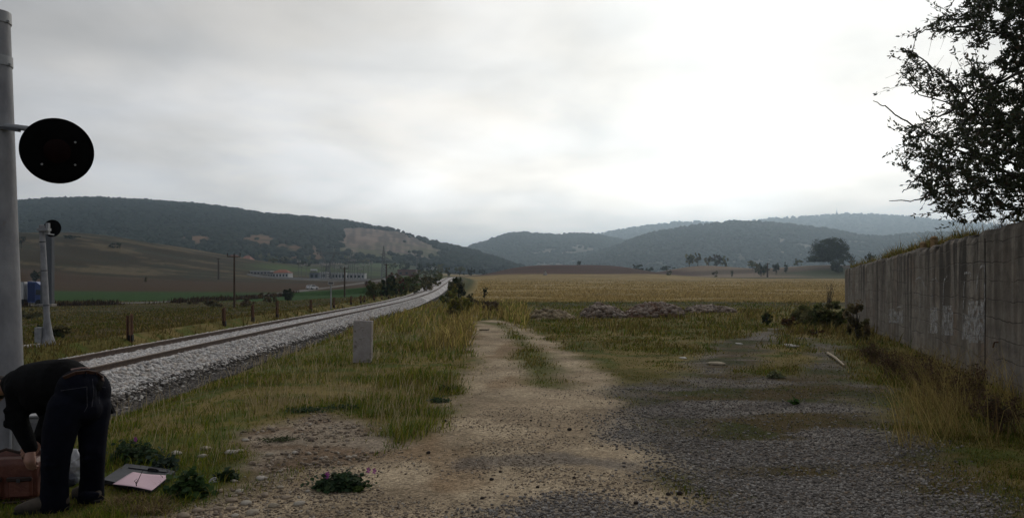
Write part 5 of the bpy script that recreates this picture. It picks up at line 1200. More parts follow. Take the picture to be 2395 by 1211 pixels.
for px, py, hh, lb in ((2163, 563, 24, 'taller ochre brick stub standing on the wall top'), (2139, 568, 17, 'shorter ochre brick stub standing on the wall top')):
    q = on_wall(px, py); uu = (q-w0).dot(WDIR); base = w0+WDIR*uu-WNRM*.18; base.z = 2.42-.012*max(0, uu-2); f = base.y/F
    t = thing('brick_stub', lb, 'brick stub', base); OC = material('ochre_brick', (.26, .17, .085), (.34, .23, .12), rough=.9, scale=14, bump=.3)
    MB().box(base+Vector((0, 0, hh*f*.40)), (10*f, .13, hh*f*.9), Matrix.Rotation(.3, 3, 'Z'), bev=.012).build('block', OC, t)
    MB().ball(base+Vector((0, 0, hh*f*.92)), (7*f, .09, 5*f), 10).build('mortar_lump', OC, t)

# ---------------------------------------------------------------- hanging tree at the wall
def hanging_tree():
    r = np.random.default_rng(4242)
    base = P3(2590, 0, 12.6); base.z = 2.1
    t = thing('hanging_tree', 'dark leafy tree hanging over the concrete wall against the bright sky', 'tree', base)
    def limb(pts, r0, r1):
        p = [P3(*q) for q in pts]; o = []
        for a, b in zip(p, p[1:]):
            for k in range(6): o.append(a.lerp(b, k/6)+Vector(tuple(.035*(r.random(3)-.5))))
        o.append(p[-1]); return o, list(np.linspace(r0, r1, len(o)))
    trunk_pts = [base-Vector((0, 0, .5)), P3(2585, 520, 12.6), P3(2570, 350, 12.6), P3(2560, 150, 12.6), P3(2575, -60, 12.7), P3(2560, -330, 12.6)]
    wood_ = MB(); wood_.tube(trunk_pts, [.22, .17, .14, .11, .08, .04], 10)
    LM = [([(2570, 380, 12.6), (2400, 165, 12.0), (2284, 217, 11.7), (2214, 268, 11.5), (2160, 280, 11.4), (2140, 262, 11.4)], 0.031),
          ([(2575, 430, 12.6), (2400, 345, 12.3), (2307, 287, 12.1), (2240, 210, 12.0), (2154, 134, 11.9), (2112, 112, 11.9)], 0.028),
          ([(2575, 460, 12.6), (2380, 385, 12.8), (2214, 333, 12.9), (2120, 285, 12.9), (2070, 250, 12.9), (2042, 236, 12.9)], 0.026),
          ([(2580, 500, 12.6), (2400, 425, 11.6), (2237, 351, 11.2), (2180, 385, 11.1), (2135, 425, 11.0), (2110, 450, 11.0)], 0.025),
          ([(2580, 510, 12.6), (2400, 462, 12.2), (2300, 452, 12.0), (2219, 444, 11.9), (2140, 470, 11.8), (2080, 470, 11.8)], 0.022),
          ([(2560, 170, 12.6), (2460, 112, 12.3), (2353, 83, 12.0), (2240, 63, 11.8), (2170, 70, 11.7), (2124, 86, 11.7)], 0.025),
          ([(2570, 20, 12.7), (2400, 22, 12.9), (2300, -20, 13.0), (2235, -5, 13.0)], 0.022),
          ([(2570, 300, 12.6), (2470, 260, 13.3), (2350, 270, 13.6), (2240, 250, 13.7), (2150, 220, 13.7), (2105, 165, 13.7)], 0.025),
          ([(2580, 490, 12.6), (2470, 420, 13.4), (2330, 400, 13.7), (2200, 395, 13.8), (2110, 365, 13.8)], 0.025),
          ([(2580, 510, 12.6), (2440, 490, 13.2), (2320, 490, 13.4), (2220, 505, 13.4)], 0.019),
          ([(2570, 120, 12.6), (2640, 20, 12.9), (2760, -80, 13)], 0.031), ([(2580, 400, 12.6), (2680, 280, 12.4), (2830, 200, 12.2)], 0.031), ([(2570, 250, 12.6), (2500, 190, 14.0), (2480, 80, 14.8)], 0.028)]
    nodes = []
    for pts, r0 in LM:
        p, rr = limb(pts, r0, .006); wood_.tube(p, rr, 7); nodes += [(q, a) for q, a in zip(p, rr)]
    nodes += [(trunk_pts[k].lerp(trunk_pts[k+1], q/5), .08) for k in range(2, 5) for q in range(5)]
    A = [(2240, -60), (2228, 15), (2150, 48), (2126, 78), (2190, 92), (2250, 108), (2310, 112), (2335, 150), (2400, 205), (2560, 260), (2900, 200), (2900, -420), (2350, -420)]
    B_ = [(2112, 112), (2128, 160), (2102, 172), (2140, 212), (2185, 238), (2172, 268), (2120, 300), (2104, 368), (2136, 440), (2155, 478), (2200, 498), (2232, 520), (2420, 518), (2700, 520), (2900, 420), (2900, 120), (2400, 118), (2330, 134), (2283, 152), (2250, 180), (2190, 150), (2145, 112)]
    C0 = np.array([q[0][:] for q in nodes]); RR_ = [q[1] for q in nodes]
    cand_ = []
    while len(cand_) < 2500:
        px, py = 2095+805*r.random()**1.15, -420+945*r.random()
        d = max(float(inpoly(A, np.array(px), np.array(py))), float(inpoly(B_, np.array(px), np.array(py))))
        if d < 0: continue
        if px > 2430 and r.random() > .45: continue
        if r.random() > min(1, .22+d/120): continue
        cand_.append(P3(px, py, 12.4+2.6*(r.random()-.5)*min(1.6, .5+d/90)))
    cand_ = [np.array(c[:]) for c in cand_]
    cand_.sort(key=lambda c: np.min(np.linalg.norm(C0-c, axis=1)))
    P = list(C0); LP = []; LD = []
    PA = np.zeros((len(P)+9000, 3)); PA[:len(P)] = C0; cnt = len(P)
    for c in cand_:
        dd_ = np.linalg.norm(PA[:cnt]-c, axis=1); k = int(np.argmin(dd_))
        if dd_[k] > 1.1: continue
        a, b = Vector(PA[k]), Vector(c); mid = a.lerp(b, .55)+Vector((0, 0, -.04*dd_[k]))
        wood_.tube([a, mid, b], [.007, .005, .0028], 4, caps=False)
        for q in (mid, b): PA[cnt] = q[:]; cnt += 1
        L_ = (b-a).length; nl = int((11+L_*42)*(1+.9*float(smooth(2230, 2370, CX+F*b.x/b.y))))
        for q in range(nl):
            s = .12+.95*r.random(); o = a.lerp(mid, min(1, s*2)) if s < .5 else mid.lerp(b, min(1.08, (s-.5)*2))
            LP.append(np.array(o[:])+.020*r.normal(size=3)); LD.append(np.array((b-a).normalized()[:]))
        pxb = CX+F*b.x/b.y
        if pxb < 2330 and r.random() < .55:                      # leafy shoots reaching outward from the crown's edge
            dv = Vector((-.75+.35*r.normal(), .3*r.normal(), .35+.5*r.normal())).normalized(); ln = .15+.40*r.random(); tip = b+dv*ln+Vector((0, 0, -.04*ln)); m_ = b.lerp(tip, .5)+Vector(tuple(.02*r.normal(size=3)))
            wood_.tube([b, m_, tip], [.0042, .003, .0014], 4, caps=False)
            for q in range(int(4+ln*26)):
                u_s = r.random(); o = b.lerp(m_, u_s*2) if u_s < .5 else m_.lerp(tip, u_s*2-1); LP.append(np.array(o[:])+.014*r.normal(size=3)); LD.append(np.array(dv[:]))
        if r.random() < .5:
            e = b+(b-a).normalized()*(.12+.22*r.random())+Vector(tuple(.06*r.normal(size=3))); wood_.tube([b, e], [.003, .0015], 3, caps=False)
    wood_.build('trunk', BARK(), t)
    LP = np.array(LP); n = len(LP)
    a = np.array(LD)*.9+.62*r.normal(size=(n, 3)); a /= np.linalg.norm(a, axis=1)[:, None]; b = r.normal(size=(n, 3)); b -= a*(a*b).sum(1)[:, None]; b /= np.linalg.norm(b, axis=1)[:, None]; nn = np.cross(a, b)
    s = (.044+.038*r.random((n, 1)))
    V = np.stack([LP, LP+a*s*.35+b*s*.19+nn*s*.05, LP+a*s*.75+b*s*.15+nn*s*.03, LP+a*s*1.05, LP+a*s*.75-b*s*.15+nn*s*.03, LP+a*s*.35-b*s*.19+nn*s*.05], 1).reshape(-1, 3)
    k = np.arange(n)[:, None]*6; Fq = np.concatenate([k+np.array([[0, 1, 2, 5]]), k+np.array([[5, 2, 3, 4]])])
    cc = np.array([(.040, .052, .020), (.055, .066, .024), (.030, .038, .018), (.085, .055, .03)])[r.choice(4, n, p=[.4, .3, .2, .1])]*(.8+.4*r.random((n, 1)))
    np_obj('crown', V-np.array(base[:]), None, Fq, material('tree_leaf', (.85, .85, .85), (1.1, 1.1, 1.1), rough=.55, scale=.6, vcol=True, transl=.2), np.repeat(cc, 6, 0), t)
    print('leaves', n)
hanging_tree()

# ---------------------------------------------------------------- spoil heaps before the field
def heap(name, lab, px0, px1, pt, pb, cols, seed, nrock=900):
    r = np.random.default_rng(seed); g0 = ground((px0+px1)/2, pb, 20, 80); f = g0[1]/F; wx, hh = (px1-px0)*f, (pb-pt)*f
    gx, gy = np.meshgrid(np.linspace(-1, 1, 60), np.linspace(-1, 1, 26), indexing='ij')
    X = g0[0]+gx*wx/2; Y = g0[1]+.4+gy*1.3; e = np.clip(1-gx**2, 0, 1)**.5*np.clip(1-gy**2, 0, 1)**.7
    Z = gz(X, Y)+hh*e*(.40+.95*fbm(X*.8, Y*.8, seed, 5)*1.1)+.22*(fbm(X*3, Y*3, seed+1)-.5)*e-.05
    t = thing(name, lab, 'soil heap', g0, 'heaps of dug soil before the field')
    cc = np.array(cols)
    col = mixc(np.zeros(X.shape+(3,))+cc[0], cc[1], smooth(.4, .62, fbm(X*2.2, Y*2.2, seed+2)))
    np_obj('soil', np.stack([X-g0[0], Y-g0[1], Z-g0[2]], -1).reshape(-1, 3), None, grid_faces(*X.shape), material('soil', (.8, .8, .8), (1.15, 1.15, 1.15), rough=.95, scale=5, vcol=True, bump=.6, bscale=14), col.reshape(-1, 3), t, True)
    i, j = r.integers(2, 57, nrock), r.integers(1, 14, nrock); Pp = np.stack([X[i, j]-g0[0]+.05*r.normal(size=nrock), Y[i, j]-g0[1], Z[i, j]-g0[2]], -1)
    ok = e[i, j] > .25; Pp = Pp[ok]; rad = (.03+.12*r.random(len(Pp))**3)
    V, Fc, nv = blobs(Pp, rad, r, (ICO1, ICO1F), .75, .3); c2 = cc[r.integers(0, len(cc), len(Pp))]*(.7+.6*r.random((len(Pp), 1)))
    np_obj('clods', V, Fc, None, STONEM, np.repeat(c2, nv, 0), t)['kind'] = 'stuff'
SO = [(.22, .17, .13), (.12, .085, .06), (.30, .245, .20)]
heap('soil_heap', 'rough greyish soil heap nearest the dirt track among the three', 1362, 1462, 710, 742, SO, 401)
heap('soil_heap', 'largest rough soil heap with reddish clods in the middle', 1466, 1600, 707, 741, [(.215, .16, .12), (.13, .07, .045), (.29, .23, .19)], 411, 1200)
heap('soil_heap', 'low rough soil heap on the side toward the wall', 1604, 1720, 711, 730, SO, 421, 700)
heap('soil_heap', 'low dry grassy mound at the near end of the soil heaps', 1235, 1345, 721, 746, [(.26, .20, .12), (.17, .13, .075), (.32, .25, .16)], 431, 300)
# small standing cairn at the edge of the ploughed rise
g0 = col_at(1275, 318); t = thing('field_cairn', 'little pale cairn standing at the edge of the ploughed rise', 'cairn', g0)
MB().lathe(g0, [(1.0, -.2), (.85, .5), (.5, 1.1), (.45, 1.6)], 9).build('stone_base', CONC, t); MB().box(Vector(g0)+Vector((.1, 0, 2.0)), (.5, .4, 1.0), bev=.06).build('top_stone', CONC, t)
# puddle at the bend of the track
pdl = flat([(1098, 741), (1112, 734), (1124, 736), (1126, 741), (1114, 746), (1100, 745)], .015)
c_ = np.mean(pdl, 0); V = [(x, y, .02) for x, y in pdl]
zp = max(float(gz(x, y)) for x, y in pdl)+.02
wm = bpy.data.materials.new('puddle_water'); wm.use_nodes = True; bb = wm.node_tree.nodes['Principled BSDF']; bb.inputs['Base Color'].default_value = (.05, .05, .05, 1); bb.inputs['Roughness'].default_value = .08
n_ = wm.node_tree.nodes.new('ShaderNodeTexNoise'); n_.inputs['Scale'].default_value = 6; bu_ = wm.node_tree.nodes.new('ShaderNodeBump'); bu_.inputs['Strength'].default_value = .05; wm.node_tree.links.new(n_.outputs['Fac'], bu_.inputs['Height']); wm.node_tree.links.new(bu_.outputs[0], bb.inputs['Normal'])
o = MB().add([(x, y, zp) for x, y in pdl], [tuple(range(len(pdl)-1, -1, -1))]).build('puddle', wm); tag(o, kind='structure')
print('wall', time.time()-T0)
# ---------------------------------------------------------------- the person bending over the bag
def grown(name, mb, voxel, mat, parent, smooth_n=3):
    """fuse overlapping shapes into one continuous skin"""
    me = bpy.data.meshes.new(name+'_raw'); me.from_pydata([tuple(Vector(p)-Vector(parent.location)) for p in mb.v], [], mb.f); me.update()
    o = bpy.data.objects.new(name+'_raw', me); COL.objects.link(o)
    md = o.modifiers.new('r', 'REMESH'); md.mode = 'VOXEL'; md.voxel_size = voxel; md.use_smooth_shade = True
    sm = o.modifiers.new('s', 'SMOOTH'); sm.iterations = smooth_n; sm.factor = .5
    bpy.context.view_layer.update(); dg = bpy.context.evaluated_depsgraph_get()
    ev = bpy.data.meshes.new_from_object(o.evaluated_get(dg)); bpy.data.objects.remove(o); bpy.data.meshes.remove(me)
    ev.name = name; ev.materials.clear(); ev.materials.append(mat); ev.polygons.foreach_set('use_smooth', [True]*len(ev.polygons))
    return link(bpy.data.objects.new(name, ev), parent)
def limb(m, pts, rad, n=14):
    """tapering limb with rounded joints"""
    pts = [Vector(p) for p in pts]
    fine, fr = [], []
    for i in range(len(pts)-1):
        for k in range(4): fine.append(pts[i].lerp(pts[i+1], k/4)); fr.append(rad[i]+(rad[i+1]-rad[i])*k/4)
    fine.append(pts[-1]); fr.append(rad[-1]); m.tube(fine, fr, n)
    for p, r_ in zip(pts, rad): m.ball(p, (r_, r_, r_), 14)
def person():
    r = np.random.default_rng(9)
    root = P3(172, 1185, 5.33); root.z = float(gz(root.x, root.y))
    t = thing('person', 'person in black jumper and dark blue jeans bending down over a brown bag', 'person', root)
    SKIN = material('skin', (.32, .17, .125), (.38, .21, .155), rough=.55, scale=20)
    KNIT = material('black_jumper', (.0025, .0025, .003), (.005, .005, .0055), rough=.95, scale=30, bump=.4, bscale=120, spec=.1)
    JEAN = material('dark_denim', (.0018, .0023, .0065), (.0036, .0046, .011), rough=.9, scale=14, bump=.3, bscale=160, spec=.12)
    HAIR = material('dark_hair', (.012, .009, .007), (.025, .018, .013), rough=.6, scale=30, stretch=(1, 1, .2))
    hipL, hipR = P3(158, 935, 5.26), P3(220, 930, 5.46)
    knL, anL = P3(131, 1065, 5.22), P3(130, 1172, 5.27)
    knR, anR = P3(217, 1060, 5.42), P3(213, 1160, 5.50)
    pel = P3(191, 915, 5.38); waist = P3(158, 893, 5.44); chest = P3(92, 893, 5.60); neck = P3(32, 893, 5.74); head = P3(-2, 908, 5.80)
    shL, shR = P3(42, 912, 5.56), P3(72, 902, 5.86)
    elL, wrL = P3(44, 985, 5.50), P3(72, 1050, 5.46)
    elR, wrR = P3(116, 972, 5.86), P3(93, 1034, 5.60)
    ROT = Matrix.Rotation(R(-38), 3, 'Z')
    # skin: one body
    m = MB()
    m.ball(pel, (.10, .09, .10), 16, ROT); limb(m, [pel, waist, chest, neck], [.09, .10, .12, .055]); limb(m, [neck, head], [.055, .06])
    hd = (head-neck).normalized(); m.ball(head+hd*.05, (.078, .078, .098), 18); fd = Vector((-.35, .1, -.93)).normalized()
    m.ball(head+hd*.05+fd*.045, (.058, .06, .075), 14); m.ball(head+hd*.06+fd*.108, (.012, .012, .018), 8)          # jaw, nose
    for s in (-1, 1): m.ball(head+hd*.03+Vector((0, s*.078, 0)), (.022, .010, .032), 8)
    for a, b, c in ((hipL, knL, anL), (hipR, knR, anR)): limb(m, [a, b, c], [.078, .055, .038])
    for a, b, c in ((shL, elL, wrL), (shR, elR, wrR)): limb(m, [a, b, c], [.05, .04, .027])
    def hand(w, d, side, curl):
        d = d.normalized(); s = d.cross(Vector((0, 1, .15))).normalized(); n_ = s.cross(d)
        limb(m, [w, w+d*.035, w+d*.085], [.026, .034, .037], 10)
        for k, ln in enumerate((.066, .076, .070, .054)):
            b = w+d*.088+s*(-.030+.020*k)*side; e1 = b+d*ln*.45+n_*ln*.12*curl; e2 = e1+d*ln*.25+n_*ln*.40*curl; e3 = e2+n_*ln*.28*curl-d*ln*.06
            limb(m, [b-d*.02, b, e1, e2, e3], [.0095, .0095, .0088, .008, .0065], 8)
        b = w+d*.035-s*.032*side; e1 = b+d*.036-s*.020*side+n_*.012; e2 = e1+d*.030+n_*.018
        limb(m, [w+d*.02-s*.015*side, b, e1, e2], [.014, .0125, .0105, .008], 8)
    hand(wrL, P3(70, 1088, 5.42)-wrL, 1, 1.0); hand(wrR, P3(50, 1062, 5.46)-wrR, -1, .8)
    grown('body', m, .0065, SKIN, t, 2)
    # hair
    m = MB(); m.ball(head+hd*.055-fd*.014, (.088, .088, .104), 16); m.ball(head-fd*.03+hd*.0, (.075, .08, .075), 12); m.ball(head+hd*.10+Vector((0, 0, -.01)), (.07, .076, .075), 12)
    grown('hair', m, .012, HAIR, t, 2)
    # jumper: torso and sleeves
    m = MB()
    limb(m, [P3(176, 902, 5.42), P3(150, 893, 5.46), P3(115, 897, 5.55), P3(75, 899, 5.65), P3(45, 899, 5.71)], [.155, .172, .180, .165, .12], 18)
    m.ball(P3(196, 897, 5.41), (.15, .13, .115), 16, ROT); m.ball(P3(215, 893, 5.46), (.09, .09, .085), 14)
    m.ball(P3(105, 925, 5.55), (.17, .15, .13), 16); m.ball(P3(80, 935, 5.58), (.12, .12, .10), 14)
    limb(m, [P3(52, 900, 5.63), shL, P3(40, 945, 5.53), elL, P3(60, 1022, 5.48), P3(71, 1046, 5.46)], [.12, .090, .070, .066, .058, .050], 14)
    limb(m, [P3(70, 900, 5.80), shR, elR, P3(100, 1014, 5.70), P3(95, 1030, 5.61)], [.11, .085, .066, .060, .052], 14)
    limb(m, [P3(36, 895, 5.72), P3(24, 896, 5.75)], [.085, .070], 12)
    for k in range(8):                                       # cloth folds
        p = P3(120+50*r.random(), 945+12*r.random(), 5.40+.1*r.random()); q = p+Vector((-.16, .05, .10*r.random()-.02)); limb(m, [p, q], [.020, .012], 8)
    for k in range(5):
        p = elL+Vector((.04*(r.random()-.5), -.03, -.05+.12*r.random())); limb(m, [p+Vector((-.06, 0, .02)), p+Vector((.06, 0, -.015))], [.022, .022], 8)
    ju = grown('jumper', m, .012, KNIT, t, 3)
    # hem hanging on the far side of the hip
    fl = MB().prism([P3(226, 895, 5.58), P3(246, 925, 5.60), P3(266, 966, 5.60), P3(247, 972, 5.58), P3(228, 965, 5.56)], Vector((.0, .035, 0)))
    sub(fl, 'hem_flap', KNIT, ju, t)
    # jeans: seat and legs
    m = MB()
    m.ball(P3(178, 918, 5.33), (.145, .135, .165), 18, ROT); m.ball(P3(213, 918, 5.47), (.135, .135, .165), 18, ROT); m.ball(P3(188, 893, 5.40), (.165, .14, .105), 18, ROT)
    m.ball(P3(190, 955, 5.36), (.155, .14, .12), 18, ROT)
    limb(m, [P3(157, 950, 5.27), P3(141, 1005, 5.23), knL, P3(128, 1120, 5.25), P3(127, 1188, 5.27)], [.125, .112, .094, .086, .095], 18)
    limb(m, [P3(219, 950, 5.45), P3(217, 1005, 5.43), knR, P3(216, 1110, 5.47), P3(212, 1176, 5.50)], [.118, .100, .084, .080, .090], 18)
    for k in range(14):                                      # creases at knee and hem
        L_ = r.random() < .5; c = (knL if L_ else knR)+Vector((0, -.075, (r.random()-.5)*.16 if r.random() < .5 else -.25-.08*r.random())); a = .07*(.5+r.random()*.5)
        limb(m, [c+Vector((-a, .02, .02*(r.random()-.5))), c+Vector((0, -.012, 0)), c+Vector((a, .02, .03*(r.random()-.5)))], [.014, .022, .014], 8)
    je = grown('jeans', m, .011, JEAN, t, 3)
    from mathutils.bvhtree import BVHTree
    me = je.data; bv = BVHTree.FromPolygons([v.co+Vector(root) for v in me.vertices], [tuple(p.vertices) for p in me.polygons])
    bj = BVHTree.FromPolygons([v.co+Vector(root) for v in ju.data.vertices], [tuple(p.vertices) for p in ju.data.polygons])
    def hit(px, py, tree=bv, off=.004):
        o = Vector((0, 0, H)); d = (P3(px, py, 5)-o).normalized(); h = tree.ray_cast(o, d)
        return h[0]-d*off if h[0] is not None else None
    def seam(name, pts, w_, mat, off=.004, n=8, th=.003):
        P = []
        for a, b in zip(pts, pts[1:]):
            for k in range(n):
                q = hit(a[0]+(b[0]-a[0])*k/n, a[1]+(b[1]-a[1])*k/n, off=off)
                if q is not None: P.append(q)
        m_ = MB()
        for a, b in zip(P, P[1:]):
            if (b-a).length < .1: m_.bar(a, b, w_, th, up=Vector((0, 0, H))-a)
        return sub(m_, name, mat, je, t)
    ST = material('seam_thread', (.035, .035, .045), (.05, .05, .06), rough=.9)
    seam('back_pocket', [(142, 913), (203, 904), (204, 950), (196, 965)], .004, ST); seam('back_pocket', [(231, 903), (250, 906)], .004, ST); seam('back_pocket', [(231, 903), (232, 950)], .004, ST)
    seam('centre_seam', [(216, 885), (219, 920), (214, 955)], .004, ST)
    # belt and strip of shirt above it
    BELT = material('brown_belt', (.045, .020, .014), (.07, .032, .022), rough=.5, scale=15)
    def strap(name, pts, w_, mat, off, n=7):
        P = []
        for a, b in zip(pts, pts[1:]):
            for k in range(n+1):
                q = (a[0]+(b[0]-a[0])*k/n, a[1]+(b[1]-a[1])*k/n); c = [hit(*q, tr_, off) for tr_ in (bv, bj)]; c = [x for x in c if x is not None]
                if c: P.append(min(c, key=lambda x: x.y))
        m_ = MB()
        for a, b in zip(P, P[1:]):
            if 1e-4 < (b-a).length < .12: m_.bar(a, b+(b-a)*.12, .007, w_, up=(0, -.5, .85))
        return m_.build(name, mat, t)
    strap('belt', [(150, 884), (176, 873), (205, 870), (228, 874), (242, 886)], .034, BELT, .012)
    strap('shirt_strip', [(166, 865), (190, 861), (212, 861), (230, 867)], .016, material('pale_shirt', (.30, .20, .175), (.36, .25, .22), rough=.8), .012)
    for px in (199, 221): seam('belt_loop', [(px, 862), (px+4, 882)], .014, JEAN, .022, 4, .005)
    # shoes
    SH = material('beige_suede', (.05, .04, .032), (.085, .068, .053), rough=.9, scale=16); SO_ = material('dark_sole', (.015, .013, .012))
    for an, dv, lb in ((P3(124, 1192, 5.25), Vector((-.86, -.35, 0)), 1), (P3(212, 1176, 5.49), Vector((-.8, .5, 0)), 0)):
        an.z = float(gz(an.x, an.y))+.055; dv.normalize(); m = MB(); limb(m, [an-dv*.06+Vector((0, 0, .01)), an+dv*.05+Vector((0, 0, .01)), an+dv*.15+Vector((0, 0, -.010)), an+dv*.20+Vector((0, 0, -.018))], [.045, .05, .044, .033], 12)
        s = grown('shoe', m, .010, SH, t, 2)
        sd_ = Vector((-dv.y, dv.x, 0)); sole = [an+dv*a+sd_*b-Vector((0, 0, .052)) for a, b in ((-.10, -.03), (-.10, .03), (.05, .048), (.17, .045), (.235, .015), (.235, -.015), (.17, -.045), (.05, -.048))]
        sub(MB().prism(sole, (0, 0, .018)), 'sole', SO_, s, t)
person()

# ---------------------------------------------------------------- leather bag under the hands
def bag():
    c = P3(28, 1130, 5.55); c.z = float(gz(c.x, c.y)); t = thing('leather_bag', 'open brown leather bag standing on the ground under the person', 'bag', c)
    LEA = material('brown_leather', (.075, .022, .014), (.14, .048, .030), rough=.5, scale=9, bump=.25, bscale=60, spec=.35); LD = material('dark_leather', (.02, .010, .008), (.035, .017, .013), rough=.6, scale=12)
    M = Matrix.Rotation(R(8), 3, 'Z')
    def g(x, y, z): return c+M @ Vector((x, y, z))
    m = MB(); m.box(g(0, 0, .15), (.40, .17, .31), M, taper=.9, bev=.03); b = grown('bag_body', m, .012, LEA, t, 3)
    sub(MB().box(g(0, 0, .292), (.33, .10, .012), M), 'mouth_lining', LD, b, t)
    for x in (-.10, .10):
        p = MB().box(g(x+.0, -.092, .105), (.165, .035, .15), M, bev=.014).build('front_pocket', LEA, t)
        sub(MB().box(g(x, -.108, .168), (.172, .022, .035), M, bev=.008), 'pocket_flap', LD, p, t); sub(MB().box(g(x, -.123, .160), (.022, .010, .022), M), 'buckle', DARKSTEEL, p, t)
    m = MB(); m.tube([g(-.13, -.06, .28), g(-.11, -.055, .345), g(-.02, -.04, .375), g(.09, -.05, .345), g(.12, -.06, .28)], .011, 8); m.build('handle', LD, t, True)
    m = MB(); m.tube([g(.19, 0, .25), g(.24, -.02, .12), g(.23, -.06, .02), g(.14, -.14, .012), g(.02, -.17, .014)], .010, 8); m.build('shoulder_strap', LD, t, True)
    MB().prism([g(-.16, .05, .29), g(.16, .05, .29), g(.17, .085, .335), g(-.17, .085, .335)], M @ Vector((0, .012, 0))).build('top_flap', LEA, t)
bag()
# open portfolio with the pink sheet
def flatz(px, py, z): x, y = flat([(px, py)], z)[0]; return Vector((x, y, z))
zc = float(gz(*flat([(330, 1122)], .03)[0]))+.045
cs_ = thing('portfolio_case', 'flat black portfolio case lying open on the grass beside the person', 'portfolio', flatz(330, 1122, zc))
CASEM = material('case_black', (.022, .024, .030), (.035, .037, .045), rough=.55, scale=10, bump=.1)
m = MB().prism([flatz(*q, zc-.03) for q in ((239, 1129), (352, 1152), (410, 1110), (392, 1104), (296, 1091))][::-1], (0, 0, .03)); cv = m.build('cover', CASEM, cs_)
sub(MB().prism([flatz(*q, zc+.001) for q in ((300, 1094), (388, 1105), (394, 1102.5), (304, 1091.5))][::-1], (0, 0, .008)), 'spine_rib', CASEM, cv, cs_)
MB().tube([flatz(346, 1097.5, zc+.012), flatz(349, 1095.5, zc+.018), flatz(366, 1097.2, zc+.018), flatz(369, 1099.8, zc+.012)], .008, 8).build('handle', material('case_handle', (.008, .008, .010)), cs_, True)
ps = thing('pink_sheet', 'pale pink sheet of paper lying on the open black portfolio', 'paper', flatz(330, 1125, zc+.003))
PX_, N_ = [(263, 1131), (355, 1146), (397, 1115), (311, 1104)], 14
a, b, c, d = [flatz(*q, zc+.004) for q in PX_]; V = []
for i in range(N_+1):
    for j in range(N_+1):
        u, v = i/N_, j/N_; p = a.lerp(b, u).lerp(d.lerp(c, u), v); p.z += .006*math.sin(u*3.0+v*2)**2+.004*u*v; V.append(p)
m = MB(); m.v = [tuple(p) for p in V]; m.f = [(i*(N_+1)+j, (i+1)*(N_+1)+j, (i+1)*(N_+1)+j+1, i*(N_+1)+j+1) for i in range(N_) for j in range(N_)]
o = m.build('paper', material('pink_paper', (.62, .44, .50), (.66, .48, .54), rough=.8, scale=3), ps, True); sm = o.modifiers.new('thick', 'SOLIDIFY'); sm.thickness = .0008
# twig standing before the sheet
tw = flatz(322, 1152, float(gz(*flat([(322, 1152)])[0]))); t = thing('dry_twig', 'thin forked dry twig sticking up in front of the pink sheet', 'twig', tw); Yt = tw.y
m = MB(); m.tube([tw, P3(318, 1128, Yt), P3(325, 1118, Yt), P3(334, 1098, Yt)], [.004, .0035, .003, .0015], 5); m.tube([P3(318, 1128, Yt), P3(314, 1124, Yt), P3(320, 1119, Yt)], [.003, .0025, .001], 4); m.tube([P3(318, 1132, Yt), P3(325, 1122, Yt)], [.003, .0015], 4); m.build('stem', BARK(), t)
# crumpled clear bag behind the legs
pb_ = P3(170, 1098, 6.0); pb_.z = float(gz(pb_.x, pb_.y)); t = thing('plastic_bag', 'crumpled pale plastic bag seen between the legs of the person', 'bag', pb_)
m = MB(); r = np.random.default_rng(33)
V, Fc, nv = blobs(np.array([[pb_.x, pb_.y, pb_.z+.09]]), np.array([[.11, .06, .17]]), r, (ico(4)[0], ico(4)[1]), 1.0, .0)
V = V+np.stack([.075*(fbm(V[:, 0]*14+k, V[:, 2]*14+k*3, 900+k, 3)-.5) for k in range(3)], -1)
m.v = [tuple(p) for p in V]; m.f = [tuple(q) for q in Fc]; m.build('film', material('pale_film', (.42, .43, .45), (.58, .59, .61), rough=.3, scale=9, spec=.6), t)
m = MB(); V, Fc, nv = blobs(np.array([[pb_.x+.01, pb_.y-.10, pb_.z+.045]]), np.array([[.09, .05, .045]]), r, (ico(3)[0], ico(3)[1]), 1, .0); V = V+np.stack([.05*(fbm(V[:, 0]*22+k, V[:, 2]*22+k*3, 910+k, 3)-.5) for k in range(3)], -1)
m.v = [tuple(p) for p in V]; m.f = [tuple(q) for q in Fc]; m.build('cloth_bundle', material('blue_grey_cloth', (.03, .035, .05), (.06, .065, .08), rough=.9), t)
# paper cup lid
lc = P3(501, 1127, 6.02); t = thing('cup_lid', 'round white plastic cup lid lying in the weeds', 'lid', (lc.x, lc.y, lc.z)); nl = Vector((.1, -.82, .55)).normalized()
WP = material('white_plastic', (.50, .49, .50), (.56, .55, .56), rough=.4, spec=.5)
lid_ = MB().lathe(lc, [(.041, -.004), (.043, 0), (.041, .005), (.037, .006), (.036, .014), (.031, .015), (.029, .009), (.002, .009)], 36, nl).build('rim', WP, t, True)
u_ = nl.cross(Vector((0, 0, 1))).normalized(); MB().box(lc+nl*.0105+u_*.008+Vector((0, 0, .004)), (.012, .003, .006)).build('sip_hole', BLACKM, t)

